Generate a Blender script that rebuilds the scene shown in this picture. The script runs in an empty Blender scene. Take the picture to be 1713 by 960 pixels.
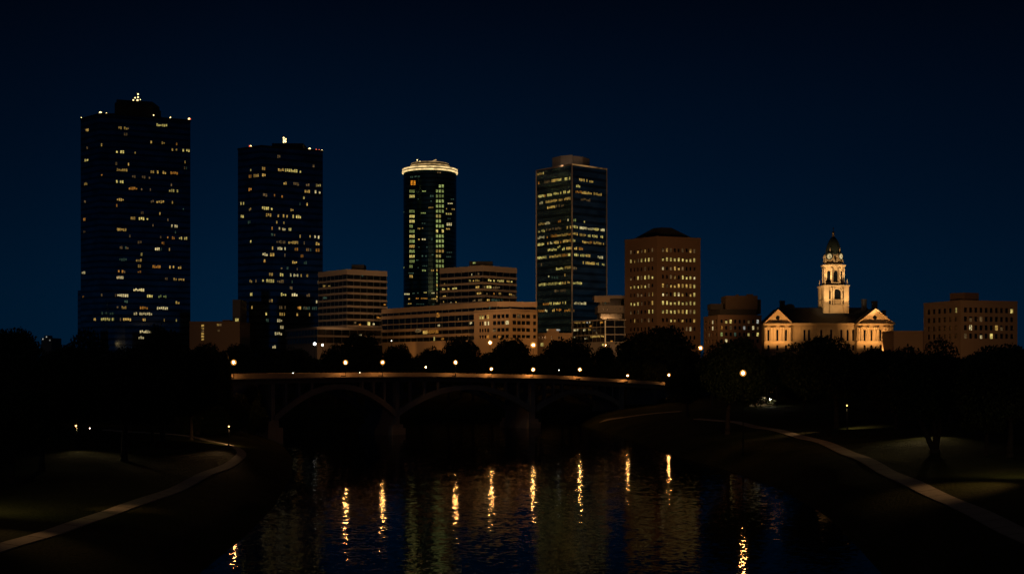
import bpy, math, random
import numpy as np
from mathutils import Vector
random.seed(7)
rng = np.random.default_rng(11)
sc = bpy.context.scene
COL = sc.collection
F, CX, HZ, CZ = 2068.0, 856.5, 612.0, 14.0      # focal length in photo pixels, principal column, horizon row, eye height (m)

def P(px, py, d):
    return Vector(((px - CX) / F * d, d, CZ - (py - HZ) / F * d))
def X(px, d): return (px - CX) / F * d
def Zy(py, d): return CZ - (py - HZ) / F * d

# ------------------------------------------------------------------ materials
MATS = {}
def newmat(name):
    m = bpy.data.materials.new(name); m.use_nodes = True
    nt = m.node_tree; nt.nodes.clear()
    out = nt.nodes.new('ShaderNodeOutputMaterial')
    MATS[name] = m
    return m, nt, out
def N(nt, t, **kw):
    n = nt.nodes.new(t)
    for k, v in kw.items(): setattr(n, k, v)
    return n
def L(nt, a, b): nt.links.new(a, b)

def solid(name, col, rough=0.8, metal=0.0, var=0.25, scale=0.6, spec=0.5, bump=0.0, coord='Object'):
    m, nt, out = newmat(name)
    b = N(nt, 'ShaderNodeBsdfPrincipled')
    tc = N(nt, 'ShaderNodeTexCoord'); nz = N(nt, 'ShaderNodeTexNoise')
    nz.inputs['Scale'].default_value = scale; nz.inputs['Detail'].default_value = 6
    L(nt, tc.outputs[coord], nz.inputs['Vector'])
    mx = N(nt, 'ShaderNodeMix', data_type='RGBA')
    mx.inputs[6].default_value = tuple(c * (1 - var) for c in col) + (1,)
    mx.inputs[7].default_value = tuple(min(1, c * (1 + var)) for c in col) + (1,)
    L(nt, nz.outputs['Fac'], mx.inputs[0]); L(nt, mx.outputs[2], b.inputs['Base Color'])
    b.inputs['Roughness'].default_value = rough; b.inputs['Metallic'].default_value = metal
    b.inputs['Specular IOR Level'].default_value = spec
    if bump:
        bp = N(nt, 'ShaderNodeBump'); bp.inputs['Strength'].default_value = bump; bp.inputs['Distance'].default_value = 0.1
        L(nt, nz.outputs['Fac'], bp.inputs['Height']); L(nt, bp.outputs[0], b.inputs['Normal'])
    L(nt, b.outputs[0], out.inputs[0])
    return m

def glass_wall(name, col, pitch, rough=0.12):
    """coated curtain-wall glass: dark mirror with opaque spandrel strips every storey"""
    m, nt, out = newmat(name)
    b = N(nt, 'ShaderNodeBsdfPrincipled')
    tc = N(nt, 'ShaderNodeTexCoord'); sx = N(nt, 'ShaderNodeSeparateXYZ')
    L(nt, tc.outputs['Object'], sx.inputs[0])
    dv = N(nt, 'ShaderNodeMath', operation='DIVIDE'); dv.inputs[1].default_value = pitch
    L(nt, sx.outputs['Z'], dv.inputs[0])
    fr = N(nt, 'ShaderNodeMath', operation='FRACT'); L(nt, dv.outputs[0], fr.inputs[0])
    gt = N(nt, 'ShaderNodeMath', operation='GREATER_THAN'); gt.inputs[1].default_value = 0.62
    L(nt, fr.outputs[0], gt.inputs[0])
    nz = N(nt, 'ShaderNodeTexNoise'); nz.inputs['Scale'].default_value = 0.12; nz.inputs['Detail'].default_value = 3
    mp = N(nt, 'ShaderNodeMapping'); mp.inputs['Scale'].default_value = (1, 1, 2.5)
    L(nt, tc.outputs['Object'], mp.inputs[0]); L(nt, mp.outputs[0], nz.inputs['Vector'])
    mr = N(nt, 'ShaderNodeMapRange'); mr.inputs['From Min'].default_value = 0.3; mr.inputs['From Max'].default_value = 0.7
    mr.inputs['To Min'].default_value = 0.55; mr.inputs['To Max'].default_value = 1.3
    L(nt, nz.outputs['Fac'], mr.inputs[0])
    mx = N(nt, 'ShaderNodeMix', data_type='RGBA')
    mx.inputs[6].default_value = col + (1,); mx.inputs[7].default_value = tuple(c * 0.45 for c in col) + (1,)
    L(nt, gt.outputs[0], mx.inputs[0])
    ml = N(nt, 'ShaderNodeVectorMath', operation='SCALE')
    L(nt, mx.outputs[2], ml.inputs[0]); L(nt, mr.outputs[0], ml.inputs['Scale'])
    L(nt, ml.outputs[0], b.inputs['Base Color'])
    b.inputs['Metallic'].default_value = 0.9; b.inputs['Roughness'].default_value = rough
    L(nt, b.outputs[0], out.inputs[0])
    return m

def lit(name, col, s, nscale=1.2, lo=0.25, sample=False):
    """a lit room or lamp seen through its pane: uneven interior brightness"""
    m, nt, out = newmat(name)
    e = N(nt, 'ShaderNodeEmission')
    e.inputs['Color'].default_value = col + (1,)
    if nscale:
        tc = N(nt, 'ShaderNodeTexCoord'); nz = N(nt, 'ShaderNodeTexNoise')
        nz.inputs['Scale'].default_value = nscale; nz.inputs['Detail'].default_value = 4
        mp = N(nt, 'ShaderNodeMapping'); mp.inputs['Scale'].default_value = (1, 1, 1.3)
        L(nt, tc.outputs['Object'], mp.inputs[0]); L(nt, mp.outputs[0], nz.inputs['Vector'])
        mr = N(nt, 'ShaderNodeMapRange'); mr.inputs['From Min'].default_value = 0.33; mr.inputs['From Max'].default_value = 0.68
        mr.inputs['To Min'].default_value = lo; mr.inputs['To Max'].default_value = 1.5
        L(nt, nz.outputs['Fac'], mr.inputs[0])
        oi = N(nt, 'ShaderNodeObjectInfo')
        rr = N(nt, 'ShaderNodeMapRange'); rr.inputs['To Min'].default_value = 0.45 * s; rr.inputs['To Max'].default_value = 1.35 * s
        L(nt, oi.outputs['Random'], rr.inputs[0])
        mu = N(nt, 'ShaderNodeMath', operation='MULTIPLY')
        L(nt, mr.outputs[0], mu.inputs[0]); L(nt, rr.outputs[0], mu.inputs[1])
        L(nt, mu.outputs[0], e.inputs['Strength'])
    else:
        e.inputs['Strength'].default_value = s
    L(nt, e.outputs[0], out.inputs[0])
    m.cycles.emission_sampling = 'AUTO' if sample else 'NONE'
    return m

stone = solid('limestone', (0.46, 0.365, 0.22), 0.85, var=0.3, scale=0.35, bump=0.3)
stone_trim = solid('limestone_trim', (0.52, 0.42, 0.265), 0.8, var=0.15, scale=0.5)
slate = solid('slate_roof', (0.03, 0.033, 0.04), 0.6, var=0.3, scale=0.8)
bronze = solid('weathered_copper', (0.03, 0.045, 0.04), 0.45, metal=0.3, var=0.3)
beige = solid('beige_precast', (0.42, 0.34, 0.26), 0.85, var=0.12, scale=0.12)
tan = solid('tan_precast', (0.42, 0.30, 0.19), 0.85, var=0.15, scale=0.12)
brown = solid('brown_brick', (0.21, 0.135, 0.085), 0.85, var=0.18, scale=0.15)
greyc = solid('grey_concrete', (0.30, 0.28, 0.26), 0.85, var=0.18, scale=0.2)
darkbrick = solid('dark_brick', (0.085, 0.06, 0.042), 0.85)
darkroof = solid('dark_roofing', (0.035, 0.034, 0.033), 0.85)
darkmetal = solid('dark_steel', (0.02, 0.02, 0.022), 0.5, metal=0.6)
dglass = solid('dark_window_glass', (0.006, 0.008, 0.011), 0.12, var=0.3, scale=0.5)
mullion = solid('grey_mullion', (0.10, 0.11, 0.11), 0.5, metal=0.4)
trimlight = solid('pale_metal_trim', (0.55, 0.45, 0.33), 0.45, metal=0.2)
towerA = glass_wall('navy_curtain_glass', (0.17, 0.27, 0.32), 3.1, .06)
towerB = glass_wall('black_blue_curtain_glass', (0.18, 0.29, 0.34), 3.2, .06)
towerC = glass_wall('green_black_curtain_glass', (0.10, 0.20, 0.14), 2.42, .18)
towerD = glass_wall('blue_curtain_glass', (0.40, 0.62, 0.50), 3.6, .2)
concrete = solid('bridge_concrete', (0.34, 0.32, 0.29), 0.88, var=0.25, scale=0.4, bump=0.4)
parapetm = solid('parapet_concrete', (0.42, 0.33, 0.24), 0.85, var=0.6, scale=0.22)  # wide tone variation stands in for light dimming between the lamps
bark = solid('bark', (0.055, 0.042, 0.03), 0.95, var=0.4, scale=3, bump=0.6)
pathm = solid('path_concrete', (0.42, 0.36, 0.29), 0.9, var=0.25, scale=0.8, coord='Object')
W = {
 'w': lit('lit_window_warm', (1.0, 0.60, 0.14), 0.44),
 'a': lit('lit_window_amber', (1.0, 0.40, 0.06), 0.34),
 'y': lit('lit_window_yellow', (1.0, 0.78, 0.22), 0.54),
 'c': lit('lit_window_cream', (1.0, 0.80, 0.38), 0.62),
 'd': lit('lit_window_dim', (0.9, 0.55, 0.22), 0.12),
 'g': lit('lit_window_green', (0.72, 0.86, 0.26), 0.34),
 't': lit('lit_window_teal', (0.35, 0.62, 0.42), 0.09),
 'o': lit('lit_window_orange', (1.0, 0.33, 0.02), 0.62),
 'b': lit('lit_window_white', (0.85, 0.88, 0.80), 0.45),
}

def leafmat(name, col):
    m, nt, out = newmat(name)
    b = N(nt, 'ShaderNodeBsdfPrincipled')
    g = N(nt, 'ShaderNodeNewGeometry')
    mx = N(nt, 'ShaderNodeMix', data_type='RGBA')
    mx.inputs[6].default_value = tuple(c * 0.5 for c in col) + (1,); mx.inputs[7].default_value = tuple(c * 1.5 for c in col) + (1,)
    L(nt, g.outputs['Random Per Island'], mx.inputs[0]); L(nt, mx.outputs[2], b.inputs['Base Color'])
    b.inputs['Roughness'].default_value = 0.6; b.inputs['Specular IOR Level'].default_value = 0.25
    L(nt, b.outputs[0], out.inputs[0]); return m
leafA = leafmat('oak_leaves', (0.035, 0.055, 0.018))
leafB = leafmat('elm_leaves', (0.045, 0.06, 0.02))

# ------------------------------------------------------------------ mesh builder and object helpers
ORG = {}
class MB:
    def __init__(s): s.v, s.f, s.m = [], [], []
    def quad(s, a, b, c, d, mi=0):
        i = len(s.v); s.v += [tuple(a), tuple(b), tuple(c), tuple(d)]; s.f.append((i, i+1, i+2, i+3)); s.m.append(mi)
    def poly(s, pts, mi=0):
        i = len(s.v); s.v += [tuple(p) for p in pts]; s.f.append(tuple(range(i, i+len(pts)))); s.m.append(mi)
    def prism(s, poly, z0, z1, mi=0, cap=True):
        n = len(poly); i = len(s.v)
        s.v += [(p[0], p[1], z0) for p in poly] + [(p[0], p[1], z1) for p in poly]
        for k in range(n):
            j = (k+1) % n; s.f.append((i+k, i+j, i+n+j, i+n+k)); s.m.append(mi)
        if cap:
            s.f.append(tuple(i+n+k for k in range(n))); s.m.append(mi)
            s.f.append(tuple(i+n-1-k for k in range(n))); s.m.append(mi)
    def box(s, x0, x1, y0, y1, z0, z1, mi=0):
        s.prism([(x0, y0), (x1, y0), (x1, y1), (x0, y1)], z0, z1, mi)
    def pbox(s, px0, px1, py0, py1, d, dep, mi=0):           # front face drawn in photo pixels at depth d, real depth dep
        s.box(X(px0, d), X(px1, d), d, d+dep, Zy(py1, d), Zy(py0, d), mi)
    def tube(s, a, b, r0, r1, n=8, mi=0, cap=True):
        a, b = Vector(a), Vector(b); ax = (b-a).normalized()
        t = Vector((0, 0, 1)) if abs(ax.z) < 0.9 else Vector((1, 0, 0))
        u = ax.cross(t).normalized(); w = ax.cross(u)
        i = len(s.v)
        for c, r in ((a, r0), (b, r1)):
            for k in range(n):
                an = 2*math.pi*k/n
                s.v.append(tuple(c + (u*math.cos(an) + w*math.sin(an))*r))
        for k in range(n):
            j = (k+1) % n; s.f.append((i+k, i+j, i+n+j, i+n+k)); s.m.append(mi)
        if cap:
            s.f.append(tuple(i+n+k for k in range(n))); s.m.append(mi)
            s.f.append(tuple(i+n-1-k for k in range(n))); s.m.append(mi)
    def lathe(s, prof, c, n=24, mi=0, rot=0.0):
        i = len(s.v); m = len(prof)
        for r, z in prof:
            for k in range(n):
                an = 2*math.pi*k/n + rot
                s.v.append((c[0]+r*math.cos(an), c[1]+r*math.sin(an), z))
        for q in range(m-1):
            for k in range(n):
                j = (k+1) % n; s.f.append((i+q*n+k, i+q*n+j, i+(q+1)*n+j, i+(q+1)*n+k)); s.m.append(mi)
        s.f.append(tuple(i+(m-1)*n+k for k in range(n))); s.m.append(mi)
        s.f.append(tuple(i+n-1-k for k in range(n))); s.m.append(mi)
    def build(s, name, mats, parent=None, smooth=False):
        me = bpy.data.meshes.new(name)
        o = Vector((0, 0, 0)) if parent is None else ORG[parent.name]
        me.from_pydata([(v[0]-o.x, v[1]-o.y, v[2]-o.z) for v in s.v], [], s.f)
        if not isinstance(mats, (list, tuple)): mats = [mats]
        for m in mats: me.materials.append(m)
        me.polygons.foreach_set('material_index', s.m)
        if smooth: me.polygons.foreach_set('use_smooth', [True]*len(s.f))
        me.update()
        ob = bpy.data.objects.new(name, me); COL.objects.link(ob)
        if parent is not None: ob.parent = parent
        ORG[ob.name] = o
        return ob

def thing(name, label, cat, loc, group=None):
    o = bpy.data.objects.new(name, None); COL.objects.link(o)
    o.location = loc; o.empty_display_size = 1
    o['label'] = label; o['category'] = cat
    if group: o['group'] = group
    ORG[o.name] = Vector(loc)
    return o
def tag(o, label, cat, group=None):
    o['label'] = label; o['category'] = cat
    if group: o['group'] = group
    return o

class Face:
    """vertical wall plane from A to B (plan points), outward side towards the river"""
    def __init__(s, A, B):
        s.A = Vector((A[0], A[1], 0)); s.B = Vector((B[0], B[1], 0))
        s.t = (s.B-s.A).normalized(); s.len = (s.B-s.A).length
        n = Vector((s.t.y, -s.t.x, 0))
        if n.dot(-s.A) < 0: n = -n
        s.n = n
    def pt(s, u, z, off=0.0):
        p = s.A + s.t*u + s.n*off; return Vector((p.x, p.y, z))
    def uz(s, px, py):
        dr = Vector(((px-CX)/F, 1, -(py-HZ)/F))
        k = s.A.dot(s.n)/dr.dot(s.n)
        p = dr*k; return (Vector((p.x, p.y, 0))-s.A).dot(s.t), CZ+p.z
    def pane(s, u0, u1, z0, z1, off):
        q = [s.pt(u0, z0, off), s.pt(u1, z0, off), s.pt(u1, z1, off), s.pt(u0, z1, off)]
        if (q[1]-q[0]).cross(q[3]-q[0]).dot(s.n) < 0: q = [q[1], q[0], q[3], q[2]]
        return q

class Wins:
    """windows of one building: the 100 largest are parts of their own, the rest one part"""
    def __init__(s, root): s.root, s.it = root, []
    def add(s, quads, mat, islit=True):
        if not quads: return
        a = sum((Vector(q[1])-Vector(q[0])).length*(Vector(q[3])-Vector(q[0])).length for q in quads)
        s.it.append((quads, mat, islit, a))
    def flush(s):
        s.it.sort(key=lambda w: -w[3]*(3 if w[2] else 1))
        for quads, mat, islit, a in s.it[:99]:
            mb = MB()
            for q in quads: mb.quad(*q)
            mb.build('lit_window' if islit else 'window', mat, s.root)
        rest = s.it[99:]
        if rest:
            mats = []; mb = MB()
            for quads, mat, islit, a in rest:
                if mat not in mats: mats.append(mat)
                for q in quads: mb.quad(*q, mi=mats.index(mat))
            o = mb.build('window', mats, s.root); o['kind'] = 'stuff'

def cluster(wins, face, px, py, w, h, mat='w', pitch=None, z0=0.0, pw=1.5, drop=0.12, off=0.05, gap=0.2):
    """a run of neighbouring lit panes centred at a photo position on a facade"""
    u0, z = face.uz(px-w/2, py); u1, _ = face.uz(px+w/2, py)
    if u1 < u0: u0, u1 = u1, u0
    u0 = max(0.3, u0); u1 = min(face.len-0.3, u1)
    if u1-u0 < 0.4: return
    _, za = face.uz(px, py-h/2); _, zb = face.uz(px, py+h/2)
    hh = max(0.8, za-zb)
    if pitch:
        k = round((z-z0)/pitch - 0.32); rows = max(1, round(hh/pitch+0.15))
        zs = [(z0+(k+0.08+r)*pitch, z0+(k+0.53+r)*pitch) for r in range(rows)]
    else: zs = [(z-hh/2, z+hh/2)]
    n = max(1, round((u1-u0)/pw)); st = (u1-u0)/n
    for (zb, za) in zs:
        qs = []
        for i in range(n):
            if n > 2 and random.random() < drop: continue
            a = u0+i*st+gap*st/2; b = u0+(i+1)*st-gap*st/2
            top = za-(za-zb)*random.choice((0, 0, 0, 0.12, 0.3)); bot = zb+(za-zb)*random.choice((0, 0, 0, .2))
            qs.append(face.pane(a, b, bot, top, off))
        wins.add(qs, W[mat])

def tri_foot(pl, pc, pr, yl, yc, yr, dc):
    """footprint with the near corner at pc and roofline rows yl, yc, yr; returns plan points and roof height"""
    zt = Zy(yc, dc); dl = (zt-CZ)*F/(HZ-yl); dr = (zt-CZ)*F/(HZ-yr)
    A = (X(pl, dl), dl); C = (X(pc, dc), dc); B = (X(pr, dr), dr)
    D = (A[0]+B[0]-C[0], A[1]+B[1]-C[1])
    return A, C, B, D, zt
def inset(poly, r):
    cx = sum(p[0] for p in poly)/len(poly); cy = sum(p[1] for p in poly)/len(poly)
    out = []
    for x, y in poly:
        l = math.hypot(x-cx, y-cy); k = (l-r)/l; out.append((cx+(x-cx)*k, cy+(y-cy)*k))
    return out

# ------------------------------------------------------------------ terrain and river
def Wp(px, py): d = CZ*F/(py-HZ); return (X(px, d), d)
shoreL = [(330, 960), (400, 905), (455, 850), (487, 796), (490, 768), (476, 748), (455, 733), (430, 717), (385, 707)]
shoreR = [(925, 701), (985, 714), (1040, 730), (1130, 762), (1200, 781), (1265, 801), (1335, 832), (1390, 868), (1450, 930), (1478, 962)]
poly = [(-15, -80), (-15, 45), (-18, 66)] + [Wp(*p) for p in shoreL] + [(-160, 318), (-160, 352), (-62, 346), (-20, 338)] + [Wp(*p) for p in shoreR] + [(20, 60), (14, 45), (14, -80)]
PX = np.array([p[0] for p in poly]); PY = np.array([p[1] for p in poly])
def sdist(x, y):
    """signed distance to the shoreline, positive on land"""
    x = np.asarray(x, float); y = np.asarray(y, float)
    best = np.full(x.shape, 1e9); ins = np.zeros(x.shape, bool)
    n = len(poly)
    for i in range(n):
        ax, ay = PX[i], PY[i]; bx, by = PX[(i+1) % n], PY[(i+1) % n]
        dx, dy = bx-ax, by-ay
        t = np.clip(((x-ax)*dx+(y-ay)*dy)/(dx*dx+dy*dy), 0, 1)
        best = np.minimum(best, np.hypot(x-ax-t*dx, y-ay-t*dy))
        c = ((ay > y) != (by > y))
        with np.errstate(divide='ignore', invalid='ignore'):
            xi = (bx-ax)*(y-ay)/(by-ay if by != ay else 1e-9)+ax
        ins ^= c & (x < xi)
    return np.where(ins, -best, best)
def sstep(a, b, t):
    t = np.clip((t-a)/(b-a), 0, 1); return t*t*(3-2*t)
def H(x, y):
    s = sdist(x, y); sp = np.maximum(s, 0)
    h = 2.9*(1-np.exp(-sp/5.0)) + np.minimum(0.045*sp, 3.0)
    h = h + 10.5*sstep(352, 440, np.asarray(y, float)+0*sp)
    h = h + 0.12*np.sin(x*0.31+1.7)*np.sin(y*0.23)*np.minimum(sp/4, 1)
    return np.where(s < 0, np.maximum(-2.0, s*0.5), h)
def gz(x, y): return float(H(np.array([x]), np.array([y]))[0])

def axis(a, b, st, far0, far1):
    mid = list(np.arange(a, b+0.01, st)); lo = []; hi = []
    v, s = a, st
    while v > far0: s *= 1.45; v -= s; lo.append(v)
    v, s = b, st
    while v < far1: s *= 1.45; v += s; hi.append(v)
    return np.array(lo[::-1]+mid+hi)
xs = axis(-110, 110, 1.5, -5000, 5000); ys = axis(40, 460, 2.0, -900, 7000)
GX, GY = np.meshgrid(xs, ys); GH = H(GX.ravel(), GY.ravel())
nx, ny = len(xs), len(ys)
verts = np.column_stack([GX.ravel(), GY.ravel(), GH])
faces = [(j*nx+i, j*nx+i+1, (j+1)*nx+i+1, (j+1)*nx+i) for j in range(ny-1) for i in range(nx-1)]
me = bpy.data.meshes.new('ground'); me.from_pydata(verts.tolist(), [], faces)
me.polygons.foreach_set('use_smooth', [True]*len(faces))
m, nt, out = newmat('grass')
b = N(nt, 'ShaderNodeBsdfPrincipled'); tc = N(nt, 'ShaderNodeTexCoord')
n1 = N(nt, 'ShaderNodeTexNoise'); n1.inputs['Scale'].default_value = 0.16; n1.inputs['Detail'].default_value = 8
n2 = N(nt, 'ShaderNodeTexNoise'); n2.inputs['Scale'].default_value = 3.5; n2.inputs['Detail'].default_value = 5
L(nt, tc.outputs['Object'], n1.inputs['Vector']); L(nt, tc.outputs['Object'], n2.inputs['Vector'])
r1 = N(nt, 'ShaderNodeValToRGB'); r1.color_ramp.elements[0].position = 0.35; r1.color_ramp.elements[1].position = 0.68
r1.color_ramp.elements[0].color = (0.028, 0.038, 0.013, 1); r1.color_ramp.elements[1].color = (0.06, 0.062, 0.025, 1)
mm = N(nt, 'ShaderNodeMix', data_type='RGBA', blend_type='MULTIPLY'); mm.inputs[0].default_value = 0.7
r2 = N(nt, 'ShaderNodeValToRGB'); r2.color_ramp.elements[0].color = (0.3, 0.3, 0.3, 1); r2.color_ramp.elements[1].color = (1.5, 1.5, 1.5, 1)
L(nt, n1.outputs[0], r1.inputs[0]); L(nt, n2.outputs[0], r2.inputs[0]); L(nt, r1.outputs[0], mm.inputs[6]); L(nt, r2.outputs[0], mm.inputs[7])
L(nt, mm.outputs[2], b.inputs['Base Color']); b.inputs['Roughness'].default_value = 0.95; b.inputs['Specular IOR Level'].default_value = 0.05
bp = N(nt, 'ShaderNodeBump'); bp.inputs['Strength'].default_value = 0.8; bp.inputs['Distance'].default_value = 0.25
L(nt, n2.outputs[0], bp.inputs['Height']); L(nt, bp.outputs[0], b.inputs['Normal']); L(nt, b.outputs[0], out.inputs[0])
me.materials.append(m)
ground = bpy.data.objects.new('ground', me); COL.objects.link(ground); ground['kind'] = 'structure'

# water sheet with ripples: slopes come straight from two noise fields
m, nt, out = newmat('river_water')
b = N(nt, 'ShaderNodeBsdfPrincipled'); b.inputs['Base Color'].default_value = (0.002, 0.004, 0.006, 1)
b.inputs['Roughness'].default_value = 0.03; b.inputs['IOR'].default_value = 1.333; b.inputs['Specular IOR Level'].default_value = 0.05
tc = N(nt, 'ShaderNodeTexCoord'); acc = None
for scl, stretch, amp in ((0.7, (0.8, 1.0, 1), 0.05), (2.6, (0.8, 1.0, 1), 0.115), (0.05, (1, 1, 1), 0.008)):
    mp = N(nt, 'ShaderNodeMapping'); mp.inputs['Scale'].default_value = stretch
    nz = N(nt, 'ShaderNodeTexNoise'); nz.inputs['Scale'].default_value = scl; nz.inputs['Detail'].default_value = 2.0
    L(nt, tc.outputs['Object'], mp.inputs[0]); L(nt, mp.outputs[0], nz.inputs['Vector'])
    sb = N(nt, 'ShaderNodeVectorMath', operation='SUBTRACT'); sb.inputs[1].default_value = (0.5, 0.5, 0.5)
    L(nt, nz.outputs['Color'], sb.inputs[0])
    ml = N(nt, 'ShaderNodeVectorMath', operation='MULTIPLY'); ml.inputs[1].default_value = (amp, amp, 0)
    L(nt, sb.outputs[0], ml.inputs[0])
    if acc is None: acc = ml
    else:
        ad = N(nt, 'ShaderNodeVectorMath', operation='ADD'); L(nt, acc.outputs[0], ad.inputs[0]); L(nt, ml.outputs[0], ad.inputs[1]); acc = ad
up = N(nt, 'ShaderNodeVectorMath', operation='ADD'); up.inputs[1].default_value = (0, 0, 1); L(nt, acc.outputs[0], up.inputs[0])
nm = N(nt, 'ShaderNodeVectorMath', operation='NORMALIZE'); L(nt, up.outputs[0], nm.inputs[0])
L(nt, nm.outputs[0], b.inputs['Normal']); L(nt, b.outputs[0], out.inputs[0])
mb = MB()
wx = np.linspace(-170, 60, 47); wy = np.linspace(-90, 362, 91)
for j in range(90):
    for i in range(46):
        mb.quad((wx[i], wy[j], 0), (wx[i+1], wy[j], 0), (wx[i+1], wy[j+1], 0), (wx[i], wy[j+1], 0))
water = mb.build('water', m); water['kind'] = 'structure'

# ------------------------------------------------------------------ footpaths laid on the ground
GHr = GH.reshape(ny, nx)
def gsurf(x, y):
    i = min(max(np.searchsorted(xs, x)-1, 0), nx-2); j = min(max(np.searchsorted(ys, y)-1, 0), ny-2)
    u = (x-xs[i])/(xs[i+1]-xs[i]); v = (y-ys[j])/(ys[j+1]-ys[j])
    return float((1-v)*((1-u)*GHr[j, i]+u*GHr[j, i+1])+v*((1-u)*GHr[j+1, i]+u*GHr[j+1, i+1]))
def ground_hit(px, py):
    for d in np.arange(50, 420, 0.4):
        p = P(px, py, d)
        if p.z <= gsurf(p.x, p.y): return (p.x, p.y)
    return (p.x, p.y)
def smooth_line(pts, st=1.2):
    out = []
    n = len(pts)
    for i in range(n-1):
        p0 = pts[max(i-1, 0)]; p1 = pts[i]; p2 = pts[i+1]; p3 = pts[min(i+2, n-1)]
        k = max(2, int(math.hypot(p2[0]-p1[0], p2[1]-p1[1])/st))
        for q in range(k):
            t = q/k
            out.append(tuple(0.5*(2*p1[a]+(p2[a]-p0[a])*t+(2*p0[a]-5*p1[a]+4*p2[a]-p3[a])*t*t+(3*p1[a]-p0[a]-3*p2[a]+p3[a])*t**3) for a in (0, 1)))
    out.append(pts[-1]); return out
def path(pts, width):
    ln = smooth_line(pts); mb = MB(); rows = []
    for i, p in enumerate(ln):
        a = ln[max(i-1, 0)]; c = ln[min(i+1, len(ln)-1)]
        tx, ty = c[0]-a[0], c[1]-a[1]; l = math.hypot(tx, ty); nxx, nyy = -ty/l, tx/l
        row = []
        for k in range(5):
            o = (k/4-0.5)*width; x, y = p[0]+nxx*o, p[1]+nyy*o
            row.append(Vector((x, y, gsurf(x, y)+0.07)))
        rows.append(row)
    for i in range(len(rows)-1):
        a, c = rows[i], rows[i+1]
        if i % 3 == 2: c = [p.lerp(q_, .92) for p, q_ in zip(a, c)]      # open joint between slabs
        for k in range(4): mb.quad(a[k], a[k+1], c[k+1], c[k])
        for k, s in ((0, 1), (4, -1)):
            lo = Vector((0, 0, -0.25)); mb.quad(a[k], c[k], c[k]+lo, a[k]+lo)
    o = mb.build('path', pathm); o['kind'] = 'structure'
    return ln
left_px = [(0, 917), (60, 900), (130, 877), (200, 853), (260, 831), (320, 806), (368, 785), (396, 769), (404, 757), (388, 746), (350, 738), (310, 729)]
lw = [ground_hit(*p) for p in left_px]
ex = lambda w, k: (w[0][0]+(w[0][0]-w[1][0])*k, w[0][1]+(w[0][1]-w[1][1])*k)
lw = [ex(lw, 2.0), ex(lw, 1.0)] + lw + [(lw[-1][0]-14, lw[-1][1]+6)]
LP = path(lw, 1.25)
right_px = [(1713, 897), (1620, 851), (1540, 815), (1460, 776), (1385, 743), (1310, 722), (1250, 711), (1205, 704)]
rw = [ground_hit(*p) for p in right_px]
rw = [ex(rw, 2.2), ex(rw, 1.0)] + rw + [(rw[-1][0]-3, rw[-1][1]+10)]
RP = path(rw, 1.7)
third_px = [(1008, 704), (1045, 698), (1090, 692), (1140, 688)]
tw = [ground_hit(*p) for p in third_px]
TP = path(tw, 2.0)

# ------------------------------------------------------------------ arched bridge
kx = [330, 455, 663, 890, 1040, 1125, 1190]; kd = [208, 228, 258, 284, 315, 345, 372]; ky = [633, 631, 628.5, 632, 640.5, 647, 651]
def bd(px): return float(np.interp(px, kx, kd))
def bz(px): return Zy(float(np.interp(px, kx, ky)), bd(px))
dk = [(X(p, bd(p)), bd(p), bz(p)) for p in np.arange(330, 1191, 10)]
# smooth the bow of the deck
za = np.array([p[2] for p in dk]); xa = np.array([p[0] for p in dk]); ya = np.array([p[1] for p in dk])
for _ in range(6):
    for arr in (za, xa, ya): arr[1:-1] = 0.25*arr[:-2]+0.5*arr[1:-1]+0.25*arr[2:]
dk = [Vector(p) for p in zip(xa, ya, za)]
def dn(i):
    a = dk[max(i-1, 0)]; c = dk[min(i+1, len(dk)-1)]; t = (c-a); t.z = 0; t.normalize()
    return Vector((t.y, -t.x, 0))      # towards the viewer
HWID = 5.0
bridge = thing('arched_bridge', 'long concrete road bridge on three open arches crossing the dark river', 'bridge', (dk[0].x, dk[0].y, 0))
def sweep(prof, name, mat, parent):
    """prof: closed list of (offset towards viewer, dz) swept along the deck line"""
    mb = MB(); n = len(prof); rings = []
    for i, p in enumerate(dk):
        nn = dn(i); rings.append([p+nn*o+Vector((0, 0, dz)) for o, dz in prof])
    for i in range(len(rings)-1):
        for k in range(n):
            j = (k+1) % n; mb.quad(rings[i][k], rings[i+1][k], rings[i+1][j], rings[i][j])
    mb.poly(rings[0]); mb.poly(rings[-1][::-1])
    return mb.build(name, mat, parent)
sweep([(HWID+.9, -0.12), (HWID+.8, -0.3), (HWID-0.2, -0.5), (HWID-0.7, -1.1), (-HWID+0.7, -1.1), (-HWID+.2, -0.5), (-HWID-.5, -0.3), (-HWID-.6, -0.12), (-HWID-.6, 0), (HWID+.9, 0)], 'deck', concrete, bridge)  # near edge projects further, shaped to shade arches and piers from the lamps
for s in (1, -1):
    a, c = sorted((s*(HWID-0.05), s*(HWID-0.4)))
    sweep([(a, 0.003), (c, 0.003), (c, 0.75), (a, 0.75)], 'parapet', parapetm, bridge)
def nearest_i(px): return int(round((px-330)/10))
def at(px):
    f = min(max((px-330)/10, 0), len(dk)-1.001); i = int(f); return dk[i].lerp(dk[i+1], f-i), dn(i)
def obox(mb, c, t, n, hl, hn, z0, z1):
    pts = [c+t*a*hl+n*q*hn for a, q in ((-1, 1), (1, 1), (1, -1), (-1, -1))]
    mb.prism([(p.x, p.y) for p in pts], z0, z1)
def col(px, off):
    return min(np.arange(332, 1188, 1.0), key=lambda q: abs(CX+F*(at(q)[0]+at(q)[1]*off).x/(at(q)[0]+at(q)[1]*off).y-px))
piers = [float(col(p, HWID-1.0)) for p in (455, 663, 890, 1040)]
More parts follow.
